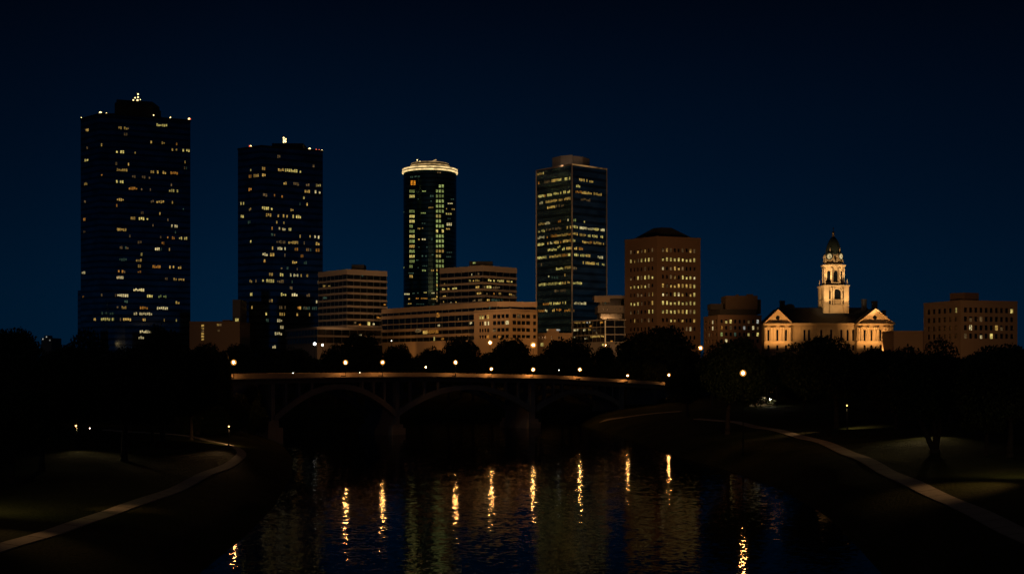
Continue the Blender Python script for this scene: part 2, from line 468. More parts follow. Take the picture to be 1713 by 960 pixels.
for k, px in enumerate(piers):
    p, n = at(px); t = Vector((-n.y, n.x, 0)); mb = MB()
    base = -1.5
    obox(mb, p, t, n, 0.95 if k < 3 else 1.2, HWID-1.0, base, p.z-1.1)
    for q in (-1, 1): obox(mb, p+n*q*(HWID-0.95), t, n, 0.6, 0.18, base+0.5, p.z-1.1)
    pr = mb.build('pier', concrete, bridge)
    mb = MB(); obox(mb, p, t, n, 2.3 if k == 0 else 1.9, HWID-0.2, base, 2.9 if k == 0 else 1.3)
    obox(mb, p, t, n, 1.6, HWID-0.6, 2.9 if k == 0 else 1.3, 4.2 if k == 0 else 2.1)
    mb.build('footing', concrete, pr)
for a, c in zip(piers[:-1], piers[1:]):
    pa, na = at(a); pc, nc = at(c); t = (pc-pa); t.z = 0; ln = t.length; t.normalize(); n = Vector((t.y, -t.x, 0))
    u0, u1 = 1.0, ln-1.0; zs = 4.6
    crown = min(pa.z, pc.z)-1.75
    def az(u):
        q = (u-(u0+u1)/2)/((u1-u0)/2); return zs+(crown-zs)*(1-q*q)
    for s in (1, -1):
        mb = MB(); K = 28; rings = []
        for i in range(K+1):
            u = u0+(u1-u0)*i/K; th = 0.62+0.25*abs(2*i/K-1)
            cpt = pa+t*u; cc = Vector((cpt.x, cpt.y, 0))+n*s*(HWID-1.25)
            rings.append([cc+n*0.45+Vector((0, 0, az(u)-th)), cc+n*0.45+Vector((0, 0, az(u)+th*0.6)), cc-n*0.45+Vector((0, 0, az(u)+th*0.6)), cc-n*0.45+Vector((0, 0, az(u)-th))])
        for i in range(K):
            for k in range(4):
                j = (k+1) % 4; mb.quad(rings[i][k], rings[i+1][k], rings[i+1][j], rings[i][j])
        mb.poly(rings[0]); mb.poly(rings[-1][::-1])
        mb.build('arch_rib', concrete, bridge)
        for q in (0.09, 0.19, 0.29, 0.71, 0.81, 0.91):
            u = u0+(u1-u0)*q; f = u/ln; dz = pa.z+(pc.z-pa.z)*f-1.05
            if dz-az(u) < 0.8: continue
            cc = pa+t*u+n*s*(HWID-1.25); mb = MB()
            obox(mb, cc, t, n, 0.28, 0.3, az(u), dz); mb.build('spandrel_column', concrete, bridge)
for px0, px1 in ((330, 400), (1070, 1190)):
    mb = MB(); seq = [at(p) for p in np.arange(px0, px1+1, 14)]
    for (p, n), (p2, n2) in zip(seq[:-1], seq[1:]):
        q = [p+n*3.9, p2+n2*3.9, p2-n2*3.9, p-n*3.9]
        mb.prism([(v.x, v.y) for v in q], 0.0, min(p.z, p2.z)-1.1)
    mb.build('abutment', concrete, bridge)

# ------------------------------------------------------------------ lamps
bulb_o = lit('sodium_bulb', (1.0, 0.46, 0.14), 950.0, nscale=0, sample=True)
bulb_w = lit('white_bulb', (1.0, 0.78, 0.52), 11.0, nscale=0, sample=True)
bulb_p = lit('park_bulb', (1.0, 0.62, 0.30), 60.0, nscale=0, sample=True)
bulb_q = lit('tall_park_bulb', (1.0, 0.62, 0.30), 60.0, nscale=0, sample=True)
bulb_n = lit('path_bulb', (1.0, 0.50, 0.14), 9.0, nscale=0, sample=True)
bulb_g = lit('garden_bulb', (1.0, 0.85, 0.62), 200.0, nscale=0, sample=True)
bulb_s = lit('small_white_bulb', (0.95, 0.92, 0.80), 6.0, nscale=0, sample=True)
beacon = lit('roof_beacon', (1.0, 0.72, 0.28), 3.5, nscale=0)
redbeacon = lit('red_roof_beacon', (1.0, 0.12, 0.05), 2.0, nscale=0)
m, nt, out = newmat('halo_globe')  # emissive shell imitating the orange glow around each bulb
tr = N(nt, 'ShaderNodeBsdfTransparent'); tr.inputs[0].default_value = (1, 0.92, 0.8, 1); em = N(nt, 'ShaderNodeEmission')
em.inputs[0].default_value = (1.0, 0.42, 0.085, 1); em.inputs[1].default_value = 1.35
lw_ = N(nt, 'ShaderNodeLayerWeight'); lw_.inputs[0].default_value = 0.35
mr = N(nt, 'ShaderNodeMapRange'); mr.inputs['To Min'].default_value = 0.5; mr.inputs['To Max'].default_value = 0.06
L(nt, lw_.outputs['Facing'], mr.inputs[0])
ms = N(nt, 'ShaderNodeMixShader'); L(nt, mr.outputs[0], ms.inputs[0]); L(nt, tr.outputs[0], ms.inputs[1]); L(nt, em.outputs[0], ms.inputs[2]); L(nt, ms.outputs[0], out.inputs[0])
m.cycles.emission_sampling = 'NONE'
globe_m = m

def sphere(mb, c, r, n=14, sq=1.0):
    prof = [(max(0.004, r*math.sin(math.pi*k/10)), c[2]-r*sq*math.cos(math.pi*k/10)) for k in range(11)]
    mb.lathe(prof, c, n)
def lamp(px, py, d, zb, label, r=0.26, globe=0.55, bulb=None, group=None, name='street_lamp', cat='street lamp', off=(0, 0)):
    c = P(px, py, d); x, y, z = c
    zb = gz(x, y) if zb is None else zb
    root = thing(name, label, cat, (x, y, zb), group)
    mb = MB(); hgt = z-zb; k = min(1.0, hgt/4)
    mb.lathe([(0.22*k, zb), (0.22*k, zb+0.12), (0.13*k, zb+0.3*k), (0.08*k, zb+0.6*k), (0.055*k, z-globe*0.85), (0.12*k, z-globe*0.8), (0.12*k, z-globe*0.72)], (x, y), 10)
    if off != (0, 0):
        mb.tube((x, y, zb+0.1), (x+off[0], y+off[1], zb+0.1), 0.09, 0.09)
    mb.build('pole', darkmetal, root)
    if globe > 0.2:
        mb = MB(); sphere(mb, (x, y, z), globe); g = mb.build('glow_globe', globe_m, root, True)
    else: g = root
    mb = MB(); sphere(mb, (x, y, z), r); mb.build('bulb', bulb or bulb_o, g, True)
    mb = MB(); mb.lathe([(0.1*k, z+globe*0.72), (0.16*k, z+globe*0.8), (0.05*k, z+globe*0.95), (0.012, z+globe*1.1)], (x, y), 10); mb.build('finial', darkmetal, root)
    return root
G1 = 'street lamps along the bridge'
def at_off(px, off):
    """the deck point whose sideways offset lies in column px"""
    best = None
    for q in np.arange(332, 1188, 1.0):
        p, n = at(q); o = p+n*off; e = abs(CX+F*o.x/o.y-px)
        if best is None or e < best[0]: best = (e, p, n, o)
    return best[1:]
def blamp(px, py, label, r=0.15, globe=0.48, bulb=None, side=1):
    n2s = side; p, n, o = at_off(px, (HWID+1.15)*side); d = o.y; n2 = n*side
    zz = p.z+0.05
    lamp(px, py, d, zz, label, r, globe, bulb, G1, off=(-n2.x*1.1, -n2.y*1.1))
blamp(391, 606, 'bright orange street lamp at the left end of the bridge, beside the dark bank trees')
blamp(578, 606, 'bright orange street lamp on the bridge over the left arch')
blamp(640, 606, 'bright orange street lamp on the bridge just left of its second pier')
blamp(762, 606, 'bright orange street lamp on the bridge over the middle arch')
blamp(892, 618, 'orange street lamp on the bridge right above its third pier')
blamp(970, 618, 'orange street lamp on the bridge over the right arch')
blamp(712, 614, 'small dim amber lamp on the far side of the bridge, between two bright ones', 0.08, 0.26, side=-1)
blamp(822, 617, 'smaller amber lamp on the bridge, right of the middle arch crown', 0.13, 0.4)
blamp(1050, 628, 'small amber lamp beside the far right bridge pier', 0.11, 0.36)
blamp(1119, 627, 'amber lamp where the bridge ends among the right bank trees', 0.14, 0.45)
def bollard(px, py, label):
    p, n, o = at_off(px, HWID-0.8); d = o.y
    lamp(px, py, d, p.z+0.01, label, 0.09, 0.14, bulb_s, 'little white lights on the bridge', 'bollard_light', 'bollard light')
bollard(490, 624, 'tiny white light on the bridge parapet near its left pier')
bollard(523, 625, 'tiny white light on the bridge left of the lamp over the left arch')
bollard(602, 623, 'tiny white light on the bridge between the two left orange lamps')
bollard(935, 619, 'tiny white light on a thin post between the two right orange bridge lamps')
G2 = 'lamps in the riverside park'
lamp(1243, 624, 172, None, 'tall starry orange lamp before the round tree on the right bank', 0.14, 0.45, None, G2, 'park_lamp', 'park lamp')
lamp(127, 712, 150, None, 'small orange park lamp among the black trees of the left bank', 0.09, 0.2, bulb_n, G2, 'park_lamp', 'park lamp')
lamp(150, 716, 152, None, 'tiny white park lamp right of the orange one on the left bank', 0.06, 0.12, bulb_w, G2, 'park_lamp', 'park lamp')
lamp(383, 713, 172, None, 'small white park lamp behind the bend of the left footpath', 0.09, 0.12, bulb_n, G2, 'park_lamp', 'park lamp')
lamp(1417, 678, 195, None, 'small orange park lamp right of the second tree trunk on the right bank', 0.09, 0.2, bulb_n, G2, 'park_lamp', 'park lamp')
lamp(1560, 681, 172, None, 'white park lamp shining behind the forked tree on the right', 0.11, 0.18, bulb_w, G2, 'park_lamp', 'park lamp')
lamp(255, 624, 186, None, 'faint tiny white lamp high in the dark left trees', 0.05, 0.1, bulb_s, G2, 'park_lamp', 'park lamp')
lamp(-75, 700, 86, None, 'orange park lamp by the left path, just outside the view', 0.2, 0.4, bulb_p, G2, 'park_lamp', 'park lamp')
lamp(1745, 695, 112, None, 'orange park lamp by the right path, just outside the view', 0.2, 0.4, bulb_q, G2, 'park_lamp', 'park lamp')
G3 = 'street lamps below the office buildings'
lamp(820, 573, 405, None, 'orange street lamp in front of the tan office block, between two tree crowns', 0.25, 0.8, None, G3)
lamp(892, 577, 405, None, 'large orange street lamp at the right foot of the tan office block', 0.3, 1.0, None, G3)
lamp(1172, 582, 400, None, 'orange street lamp at the right foot of the brown tower', 0.24, 0.8, None, G3)
lamp(1013, 578, 425, None, 'small amber street lamp at the foot of the lit corner post', 0.16, 0.6, None, G3)
lamp(526.5, 575, 430, None, 'round pale yellow lamp under the terraced podium', 0.5, 0.2, bulb_s, G3)
lamp(539.5, 577, 430, None, 'smaller pale yellow lamp right of the round one under the podium', 0.36, 0.2, bulb_s, G3)
lamp(655, 570, 430, None, 'tiny white street lamp under the dark left end of the long tan block', 0.16, 0.15, bulb_s, G3)

# ------------------------------------------------------------------ towers
CITY = 13.0
# --- first dark tower
d1 = 640.0; zt = Zy(193.5, d1)
A1 = (X(135, 652), 652.0); C1 = (X(168, 638.5), 638.5); C2 = (X(191, 640), 640.0); B1 = (X(318.5, 656), 656.0)
D1 = (B1[0]-10, B1[1]+30); E1 = (A1[0]+14, A1[1]+30)
t1 = thing('skyscraper', 'tallest dark glass tower with scattered yellow windows, far left', 'skyscraper', (C2[0], C2[1], CITY))
mb = MB()
n1p = (C1[0]+(C2[0]-C1[0])*0.5, C1[1]+2.2)
mb.prism([A1, C1, n1p, C2, B1, D1, E1], CITY, zt); mb.build('glass_wall', towerA, t1)
mb = MB(); mb.prism(inset([A1, C1, C2, B1, D1, E1], -0.25), zt+0.003, zt+1.0)
mb.build('roof_edge', darkroof, t1)
mb = MB(); z1 = zt+1.0; dd = 655
mb.prism([(X(198, dd), dd-6), (X(255, dd), dd), (X(255, dd), dd+16), (X(198, dd), dd+16)], z1, Zy(176, dd))
mb.prism([(X(200, dd), dd-5), (X(254, dd), dd+1), (X(254, dd), dd+14), (X(200, dd), dd+14)], Zy(176, dd), Zy(170, dd)); mb.build('penthouse', darkroof, t1)
mb = MB(); pz = Zy(170, dd)
mb.pbox(233, 237, 172, 170, dd+3, 1)
mb.tube((X(231, dd), dd+5, pz), (X(231, dd), dd+5, Zy(156, dd)), 0.22, 0.1); mb.tube((X(225, dd), dd+5, pz), (X(225, dd), dd+5, Zy(163, dd)), 0.22, 0.15)
ant = mb.build('antenna_mast', darkmetal, t1)
for px, py, r in ((231, 158, .55), (231, 163, .5), (226, 164, .45), (223, 168, .5), (230, 168, .6), (235, 167, .35)):
    mb = MB(); sphere(mb, P(px, py, dd+5), r*.75, 10); mb.build('beacon', beacon, ant, True)
for px, py, r, d, mt in ((168, 191, 1.0, 641, beacon), (178, 192, .5, 642, beacon), (257, 193, .45, 652, beacon), (285, 198.5, .5, 653, beacon), (316.5, 202, .9, 657, beacon), (318, 203.5, .5, 656.5, redbeacon), (136, 200, .35, 653, beacon)):
    mb = MB(); c = P(px, py, d); mb.tube((c.x, c.y, zt+0.9), (c.x, c.y, max(c.z, zt+1.4)), 0.15, 0.12); pst = mb.build('light_post', darkmetal, t1)
    mb = MB(); sphere(mb, (c.x, c.y, max(c.z, zt+1.5)), r*.7, 10); mb.build('beacon', mt, pst, True)
fl = Face(A1, C1); fc = Face(C1, n1p); fc2 = Face(C1, C2); ff = Face(C2, B1); wn = Wins(t1)
def z2(x, y, sx=2.133, ox=100, oy=140): return x/sx+ox, y/sx+oy
L1 = "98,173,10,14,w 94,270,16,12,y 93,358,12,14,w 88,490,8,12,a 88,535,8,16,d 85,680,12,18,c 84,752,6,12,a 125,840,8,12,w 98,222,5,5,d 90,430,6,6,d"
M1 = "142,222,20,12,w 140,440,8,10,d 140,484,12,12,w 140,570,14,14,w 136,627,14,8,w 142,668,5,5,d 150,755,6,8,d 150,330,6,6,a 141,355,10,8,d 140,385,14,10,a 165,840,55,14,y 170,813,44,7,t"
R1 = ("225,166,34,16,w 235,180,14,5,d 364,156,40,12,y 326,213,22,14,w 366,215,32,14,w 417,225,6,6,a 409,242,22,12,w 451,246,28,14,y 215,248,30,16,y "
 "222,300,40,10,w 330,309,14,10,w 363,309,34,10,w 408,311,28,9,a 278,326,56,10,d 214,351,28,10,y 258,380,38,10,a 292,384,6,6,d 406,377,34,12,y 216,414,26,16,w 330,416,12,8,d 362,417,36,10,w "
 "258,473,24,10,w 295,475,42,18,y 225,513,40,10,w 409,507,24,12,c 440,552,30,12,y 405,554,10,6,a 285,557,16,10,d 348,593,30,8,c 292,612,8,6,y 282,635,22,10,w 284,655,12,8,w 284,670,14,5,a 222,632,36,4,t "
 "412,650,44,10,w 345,650,30,6,a 215,686,26,12,c 217,675,20,5,a 428,688,10,6,w 425,702,40,6,w 280,727,34,6,y 282,737,40,6,c 225,747,40,8,c 314,753,36,7,y 366,753,30,11,g 420,777,16,6,w "
 "226,794,24,8,w 206,792,8,5,d 366,796,40,10,c 300,808,30,5,a 300,819,74,12,c 240,843,30,5,w 416,835,5,5,y 304,875,52,11,c 294,902,28,11,c 320,337,6,6,d 250,548,6,4,d 360,545,6,4,d 240,780,20,4,t 380,700,10,4,d")
def parse(s): return [(*map(float, q.split(',')[:4]), q.split(',')[4]) for q in s.split()]
for lst, fcx in ((L1, fl), (M1, fc2), (R1, ff)):
    for x, y, w, h, k in parse(lst):
        px, py = z2(x, y); cluster(wn, fcx, px, py, w/2.133, h/2.133, k, 3.1, 0.0, 0.95, 0.18, gap=.3, off=(0.06 if fcx is not fc2 else 0.35))
for k in range(34):
    cluster(wn, ff, random.uniform(194, 315), 210+350*random.random()**.8, random.choice((2.2, 2.6, 5)), 4, random.choice('ddawwt'), 3.1, 0.0, 0.95, 0, gap=.35)
wn.flush()
# low annex left of the tower's foot
mb = MB(); mb.prism([(X(130, 660), 660), (X(140, 655), 655), (X(190, 690), 690), (X(150, 700), 700)], CITY, Zy(485, 655))
tag(mb.build('office_annex', towerA), 'narrow dark annex at the left foot of the tallest tower', 'building')

# --- second dark tower
A, C, B, D, zt = tri_foot(398, 437, 540, 251.5, 246, 254.5, 600)
t2 = thing('skyscraper', 'second dark glass tower, shorter, beside the white-banded office block', 'skyscraper', (C[0], C[1], CITY))
mb = MB(); mb.prism([A, C, B, D], CITY, zt); mb.build('glass_wall', towerB, t2)
mb = MB(); mb.prism(inset([A, C, B, D], -0.25), zt+0.003, zt+0.9); mb.build('roof_edge', darkroof, t2)
mb = MB(); dd = 612
mb.prism([(X(455, dd), dd), (X(507, dd), dd), (X(507, dd), dd+12), (X(455, dd), dd+12)], zt+0.9, Zy(240, dd)); mb.build('penthouse', darkroof, t2)
mb = MB(); pz = Zy(240, dd); mb.tube((X(477, dd), dd+4, pz), (X(477, dd), dd+4, Zy(226, dd)), .2, .1); mb.tube((X(474.5, dd), dd+4, pz), (X(474.5, dd), dd+4, Zy(230, dd)), .2, .15)
ant = mb.build('antenna_mast', darkmetal, t2)
for px, py, r in ((474.5, 231, .6), (475, 235, .65), (477.5, 237, .7), (478, 233, .55), (474.5, 238, .5)):
    mb = MB(); sphere(mb, P(px, py, dd+4), r*.7, 10); mb.build('beacon', beacon, ant, True)
for px, py, r, d, mt in ((400, 252, .7, 615, beacon), (419, 247.5, .9, 606.5, beacon), (418, 249.5, .6, 606, redbeacon), (518, 253, .8, 613, beacon), (529, 254.5, .45, 615, redbeacon), (534, 255, .4, 616, redbeacon), (538.5, 255, .7, 618, beacon)):
    mb = MB(); c = P(px, py, d); mb.tube((c.x, c.y, zt+0.8), (c.x, c.y, max(c.z, zt+1.2)), 0.15, 0.12); pst = mb.build('light_post', darkmetal, t2)
    mb = MB(); sphere(mb, (c.x, c.y, max(c.z, zt+1.3)), r*.7, 10); mb.build('beacon', mt, pst, True)
fl, ff = Face(A, C), Face(C, B); wn = Wins(t2)
S2 = ("218,120,14,10,d 153,168,14,18,w 158,193,8,10,a 100,190,6,6,y 227,173,26,14,w 278,177,70,14,y 365,163,10,4,d 97,228,12,14,a 123,222,22,14,w 152,220,22,14,w 237,233,30,18,w 290,235,22,12,d 385,240,22,14,y 342,266,32,12,w 340,237,16,5,d "
 "382,284,26,14,c 97,278,14,6,a 64,319,16,16,y 160,298,20,8,d 200,302,6,8,a 232,307,8,8,a 324,315,8,10,y 97,344,10,8,w 168,360,48,14,y 175,374,24,6,w 270,353,22,8,w 64,380,14,12,y 93,403,12,10,t 238,391,52,12,w 290,396,44,12,y "
 "228,442,38,14,c 265,445,12,16,y 350,460,6,8,w 375,466,30,10,c 100,495,6,6,y 278,493,42,12,w 382,496,18,8,w 382,517,18,14,a 340,520,14,12,d 164,536,32,10,c 190,546,20,8,w 158,558,12,8,a 230,530,36,14,c 292,535,16,30,a 158,576,8,6,w "
 "285,584,22,6,w 230,607,10,5,d 185,637,18,6,w 230,633,16,12,y 283,635,36,10,c 338,622,10,8,w 100,646,12,10,w 173,662,52,12,y 225,664,30,8,d 122,664,6,6,d 102,713,10,18,y 238,714,24,12,y 285,716,26,12,c 342,705,16,8,d 378,742,7,8,c "
 "230,760,36,8,d 350,770,60,4,t 105,758,6,10,w 165,803,8,6,y 218,810,30,10,c 228,788,16,8,w 296,806,8,16,w 235,858,24,16,c 212,878,40,12,c 198,920,16,10,c 270,675,12,4,d 255,600,10,3,t 330,590,14,3,t 190,470,12,3,t 240,480,12,4,d")
for x, y, w, h, k in parse(S2):
    px, py = z2(x, y, 2.525, 380, 210)
    cluster(wn, fl if px < 436 else ff, px, py, w/2.525, h/2.525, k, 3.2, 0.0, 0.95, 0.18, gap=.3)
for k in range(34):
    cluster(wn, ff, random.uniform(440, 534), 262+290*random.random()**.8, random.choice((2.2, 2.6, 5)), 4, random.choice('ddawwt'), 3.2, 0.0, 0.95, 0, gap=.35)
wn.flush()
mb = MB(); mb.pbox(389, 402, 501, 590, 590, 14)
o = mb.build('service_tower', greyc); tag(o, 'slim grey service block at the left foot of the second dark tower', 'building')
mb = MB(); mb.pbox(393.5, 399, 532.5, 538, 589.92, 0.05); mb.build('lit_window', W['y'], o)

# --- round tower with glowing crown
dC = 690.0; cx, cy, R = X(719.3, dC), dC, 45.3/F*675
t3 = thing('round_tower', 'cylindrical black glass tower with a glowing golden crown', 'skyscraper', (cx, cy, CITY))
zt = Zy(291, dC)
mb = MB(); mb.lathe([(R, CITY), (R, zt)], (cx, cy), 72); mb.build('glass_wall', towerC, t3)
crown_m = lit('crown_light', (1.0, 0.70, 0.30), 0.85, nscale=0.5, lo=0.6)
crown_b = lit('crown_light_soft', (1.0, 0.62, 0.24), 0.42, nscale=0.4, lo=0.35)
def ring(r0, r1, za, zb, name, mat, c=(cx, cy)):
    mb = MB(); n = 72; i = 0
    for k in range(n):
        a, b_ = 2*math.pi*k/n, 2*math.pi*(k+1)/n
        q = lambda r, an, z: (c[0]+r*math.cos(an), c[1]+r*math.sin(an), z)
        mb.quad(q(r1, a, za), q(r1, b_, za), q(r1, b_, zb), q(r1, a, zb)); mb.quad(q(r0, b_, za), q(r0, a, za), q(r0, a, zb), q(r0, b_, zb))
        mb.quad(q(r0, a, zb), q(r1, a, zb), q(r1, b_, zb), q(r0, b_, zb)); mb.quad(q(r1, a, za), q(r0, a, za), q(r0, b_, za), q(r1, b_, za))
    return mb.build(name, mat, t3)
ring(R-2, R+0.75, zt+0.05, zt+0.75, 'crown_ring', crown_m)
ring(R-2, R+0.35, zt+0.76, zt+1.35, 'crown_groove', darkmetal)
ring(R-2, R+0.65, zt+1.36, zt+2.15, 'crown_ring', crown_m)
mb = MB(); mb.lathe([(R-1, zt+2.2), (R-3.2, zt+3.3)], (cx, cy), 48); mb.build('roof', greyc, t3)
r2 = 33/F*dC
ring(r2-1.5, r2, zt+3.4, zt+4.2, 'crown_ring', crown_b)
ring(r2-1.5, r2-0.3, zt+4.21, zt+4.9, 'crown_groove', darkmetal)
ring(r2-1.8, r2-0.5, zt+4.9, zt+5.4, 'crown_ring', crown_b)
mb = MB(); mb.lathe([(r2-1.5, zt+3.3), (r2-1.6, zt+5.2), (r2-5, zt+6.0)], (cx, cy), 48); mb.build('roof', greyc, t3)
mb = MB(); a = P(715, 272.5, dC-4); b_ = P(730, 267.5, dC-4)
for k in range(8):
    f0, f1 = k/8, (k+1)/8
    p, q = a.lerp(b_, f0), a.lerp(b_, f1); p.z += -1.2*(1-f0)**2; q.z += -1.2*(1-f1)**2
    mb.tube(p, q, 0.35, 0.35, 6)
mb.tube(P(722, 271.5, dC-4), P(722, 275, dC-4), .3, .3)
mb.build('roof_fin', crown_b, t3)
mb = MB()
for px, py in ((698, 268.5), (702.5, 272), (694, 274)):
    mb.tube(P(px, 277, dC-3), P(px, py, dC-3), .15, .1)
pst = mb.build('antenna_mast', darkmetal, t3)
for px, py, r in ((698, 268, .3), (702.5, 271.5, .6), (694.5, 274, .4)):
    mb = MB(); sphere(mb, P(px, py, dC-3), r, 10); mb.build('beacon', beacon, pst, True)
wn = Wins(t3)
def cyl(px0, px1, py0, py1, k, n=1, drop=0.0):
    qs = []
    for i in range(n):
        if random.random() < drop: continue
        w = (px1-px0)/n; a = px0+i*w+0.17*w; b_ = px0+(i+1)*w-0.17*w
        s0 = (a-719.3)/45.3; s1 = (b_-719.3)/45.3
        if abs(s0) > .98 or abs(s1) > .98: continue
        dfr = dC-R*math.sqrt(1-s0*s0)
        th = [math.asin(s0), math.asin(s1)]; za, zb = Zy(py0, dfr), Zy(py1, dfr); rr = R+0.06
        q = [(cx+rr*math.sin(t), cy-rr*math.cos(t)) for t in th]
        qs.append([(q[0][0], q[0][1], zb), (q[1][0], q[1][1], zb), (q[1][0], q[1][1], za), (q[0][0], q[0][1], za)])
    wn.add(qs, W[k])
cyl(688.5, 698.5, 302.5, 310, 'o', 2)
cyl(688, 694, 295, 298, 't', 2); cyl(695, 706, 294.5, 297, 't', 2); cyl(733.5, 741, 286.9+1, 290, 'd', 2)
y = 318.0
while y < 466:
    if y < 334 or y > 345:
        if random.random() < .93: cyl(686.5, 696.5, y, y+4.6, random.choice('gggywgy'), 3, .12)
    y += 8.35
y = 309.0
while y < 449:
    if random.random() < .96: cyl(731.5, 745.5, y, y+4.8, random.choice('ggyyggw'), 3, .10)
    y += 8.35
y = 450.0
while y < 506: cyl(732.3, 735.3, y, y+4.2, random.choice('ggwd'), 1); y += 6.3
X7 = "180,90,30,5,t 228,88,32,5,g 285,123,30,14,t 280,160,10,8,t 185,145,6,8,t 278,207,38,9,w 222,247,40,7,g 225,322,30,8,t 190,360,22,10,w 225,357,28,9,w 190,440,16,10,w 226,438,32,11,c 285,437,18,18,t 430,145,26,5,t 415,176,38,5,c 390,215,8,10,w 435,218,24,10,w 405,252,44,12,y 408,287,26,8,t 408,328,38,20,c 400,362,30,10,w 70,240,10,6,t 66,346,6,8,g 68,468,10,10,g 70,645,14,10,g 410,533,40,5,t 405,565,36,5,t 190,495,14,6,t 250,495,14,6,t 230,560,40,10,t 290,550,18,8,t 180,590,20,6,t 380,598,16,8,t 185,645,12,8,t 240,632,50,5,t 228,665,32,12,g 290,665,24,12,w 130,685,44,8,t 145,714,20,8,w 90,838,60,10,c 150,832,20,8,t 182,830,16,6,t 237,826,24,9,y 300,830,36,8,c 115,872,18,10,w 150,872,14,8,w 210,869,90,9,a 300,872,40,8,w 68,880,10,8,w 120,908,30,6,w 100,910,10,6,t 200,910,60,4,t 66,920,8,14,w 290,912,20,6,t"
for x, y, w, h, k in parse(X7):
    px, py = x/4.364+660, y/4.364+300; w /= 4.364; h = max(1.8, h/4.364)
    cyl(px-w/2, px+w/2, py-h/2, py+h/2, k, max(1, round(w/3)), .1)
wn.flush()

# --- blue glass tower with bright edges
A, C, B, D, zt = tri_foot(897, 957, 1015, 287, 276.5, 284.6, 600)
t4 = thing('skyscraper', 'square blue glass tower with pale edge trim and rows of lit windows', 'skyscraper', (C[0], C[1], CITY))
mb = MB(); mb.prism([A, C, B, D], CITY, zt); mb.build('glass_wall', towerD, t4)
for p in (A, C, B):
    mb = MB(); mb.box(p[0]-.3, p[0]+.3, p[1]-.34, p[1]+.2, CITY, zt+0.1); mb.build('corner_trim', trimlight, t4)
edge_l = lit('glowing_trim', (1.0, 0.52, 0.18), 0.32, nscale=0.15, lo=0.1)  # emissive trim, shared by the roof edge and the corner post
fl, ff = Face(A, C), Face(C, B)
for f in (fl, ff):
    mb = MB(); q = [f.pt(0, 0, .3), f.pt(f.len, 0, .3), f.pt(f.len, 0, -.3), f.pt(0, 0, -.3)]
    mb.prism([(p.x, p.y) for p in q], zt+0.11, zt+0.75); mb.build('roof_edge', edge_l if f is ff else trimlight, t4)
mb = MB(); mb.prism([A, C, B, D], zt+0.003, zt+0.1); mb.build('roof', darkroof, t4)
mb = MB(); dd = 616
pc = (X(957, dd), dd-6)
mb.prism([(X(924, dd), dd+3), (X(938, dd), dd-3), pc, (X(957, dd), dd+14), (X(930, dd), dd+12)], zt+.2, Zy(262.5, dd))
mb.prism([(X(957, dd)+.05, dd-5.5), (X(974, dd), dd-3), (X(987, dd), dd+3), (X(980, dd), dd+14), (X(957, dd)+.05, dd+13)], zt+.2, Zy(264, dd))
mb.build('penthouse', greyc, t4)
wn = Wins(t4)
def rows4(lst, sc_, ox, oy):
    for x0, x1, y0, y1, k, dr in lst:
        X0, X1 = x0/sc_+ox, x1/sc_+ox; Y0, Y1 = y0/sc_+oy, y1/sc_+oy
        f = fl if (X0+X1)/2 < 957 else ff
        ua, za_ = f.uz(X0, Y0); ub, zb_ = f.uz(X1, Y1)
        if ub < ua: ua, ub = ub, ua
        zc = (za_+zb_)/2; n = max(1, round(abs(ub-ua)/0.95)); st = (ub-ua)/n
        # one part per run of up to five panes
        run = []
        for i in range(n+1):
            brk = i == n or random.random() < dr
            if not brk:
                t_ = zc+0.68-random.choice((0, 0, 0, .25, .4)); b__ = zc-0.62+random.choice((0, 0, 0, .3))
                run.append(f.pane(max(.4, ua+i*st+.22), min(f.len-.4, ua+(i+1)*st-.22), b__, t_, .06))
            if brk or len(run) >= 5:
                wn.add(run, W[k if random.random() < .7 else random.choice('wyca')]); run = []
T4a = [(105,175,212,207,'w',.05),(118,160,298,294,'a',.1),(165,230,292,285,'d',.3),(248,345,278,265,'y',.1),(362,432,265,252,'y',.1),(455,490,258,262,'t',.4),(515,655,268,285,'w',.25),(485,528,327,330,'d',.2),
 (115,255,432,412,'y',.1),(268,345,405,396,'y',.15),(362,430,390,382,'y',.08),(465,600,380,398,'y',.1),(600,738,398,410,'w',.12),(130,190,494,488,'w',.15),(190,435,485,447,'w',.08),(530,640,458,468,'d',.4),(205,285,542,528,'w',.15),(290,370,525,515,'d',.3),
 (120,250,700,685,'w',.12),(310,340,672,668,'a',.2),(375,430,667,660,'c',.2),(458,488,659,661,'g',.1),(560,576,672,672,'c',0),(115,185,770,763,'y',.08),(195,345,752,740,'d',.2),(395,440,735,728,'w',.1),(450,505,722,730,'y',.15),(520,765,738,755,'c',.1),
 (112,180,832,828,'c',.08),(200,240,830,826,'w',.4),(240,340,815,806,'a',.15),(345,440,805,797,'w',.1),(445,505,793,797,'w',.15),(520,585,803,808,'w',.1),(600,750,812,825,'y',.18),(112,178,900,892,'y',.06),(195,345,888,872,'w',.12),(358,438,866,858,'w',.08),(452,495,858,862,'y',.08),(545,645,872,880,'y',.15),(655,760,880,888,'w',.25)]
rows4(T4a, 5.82, 880, 255)
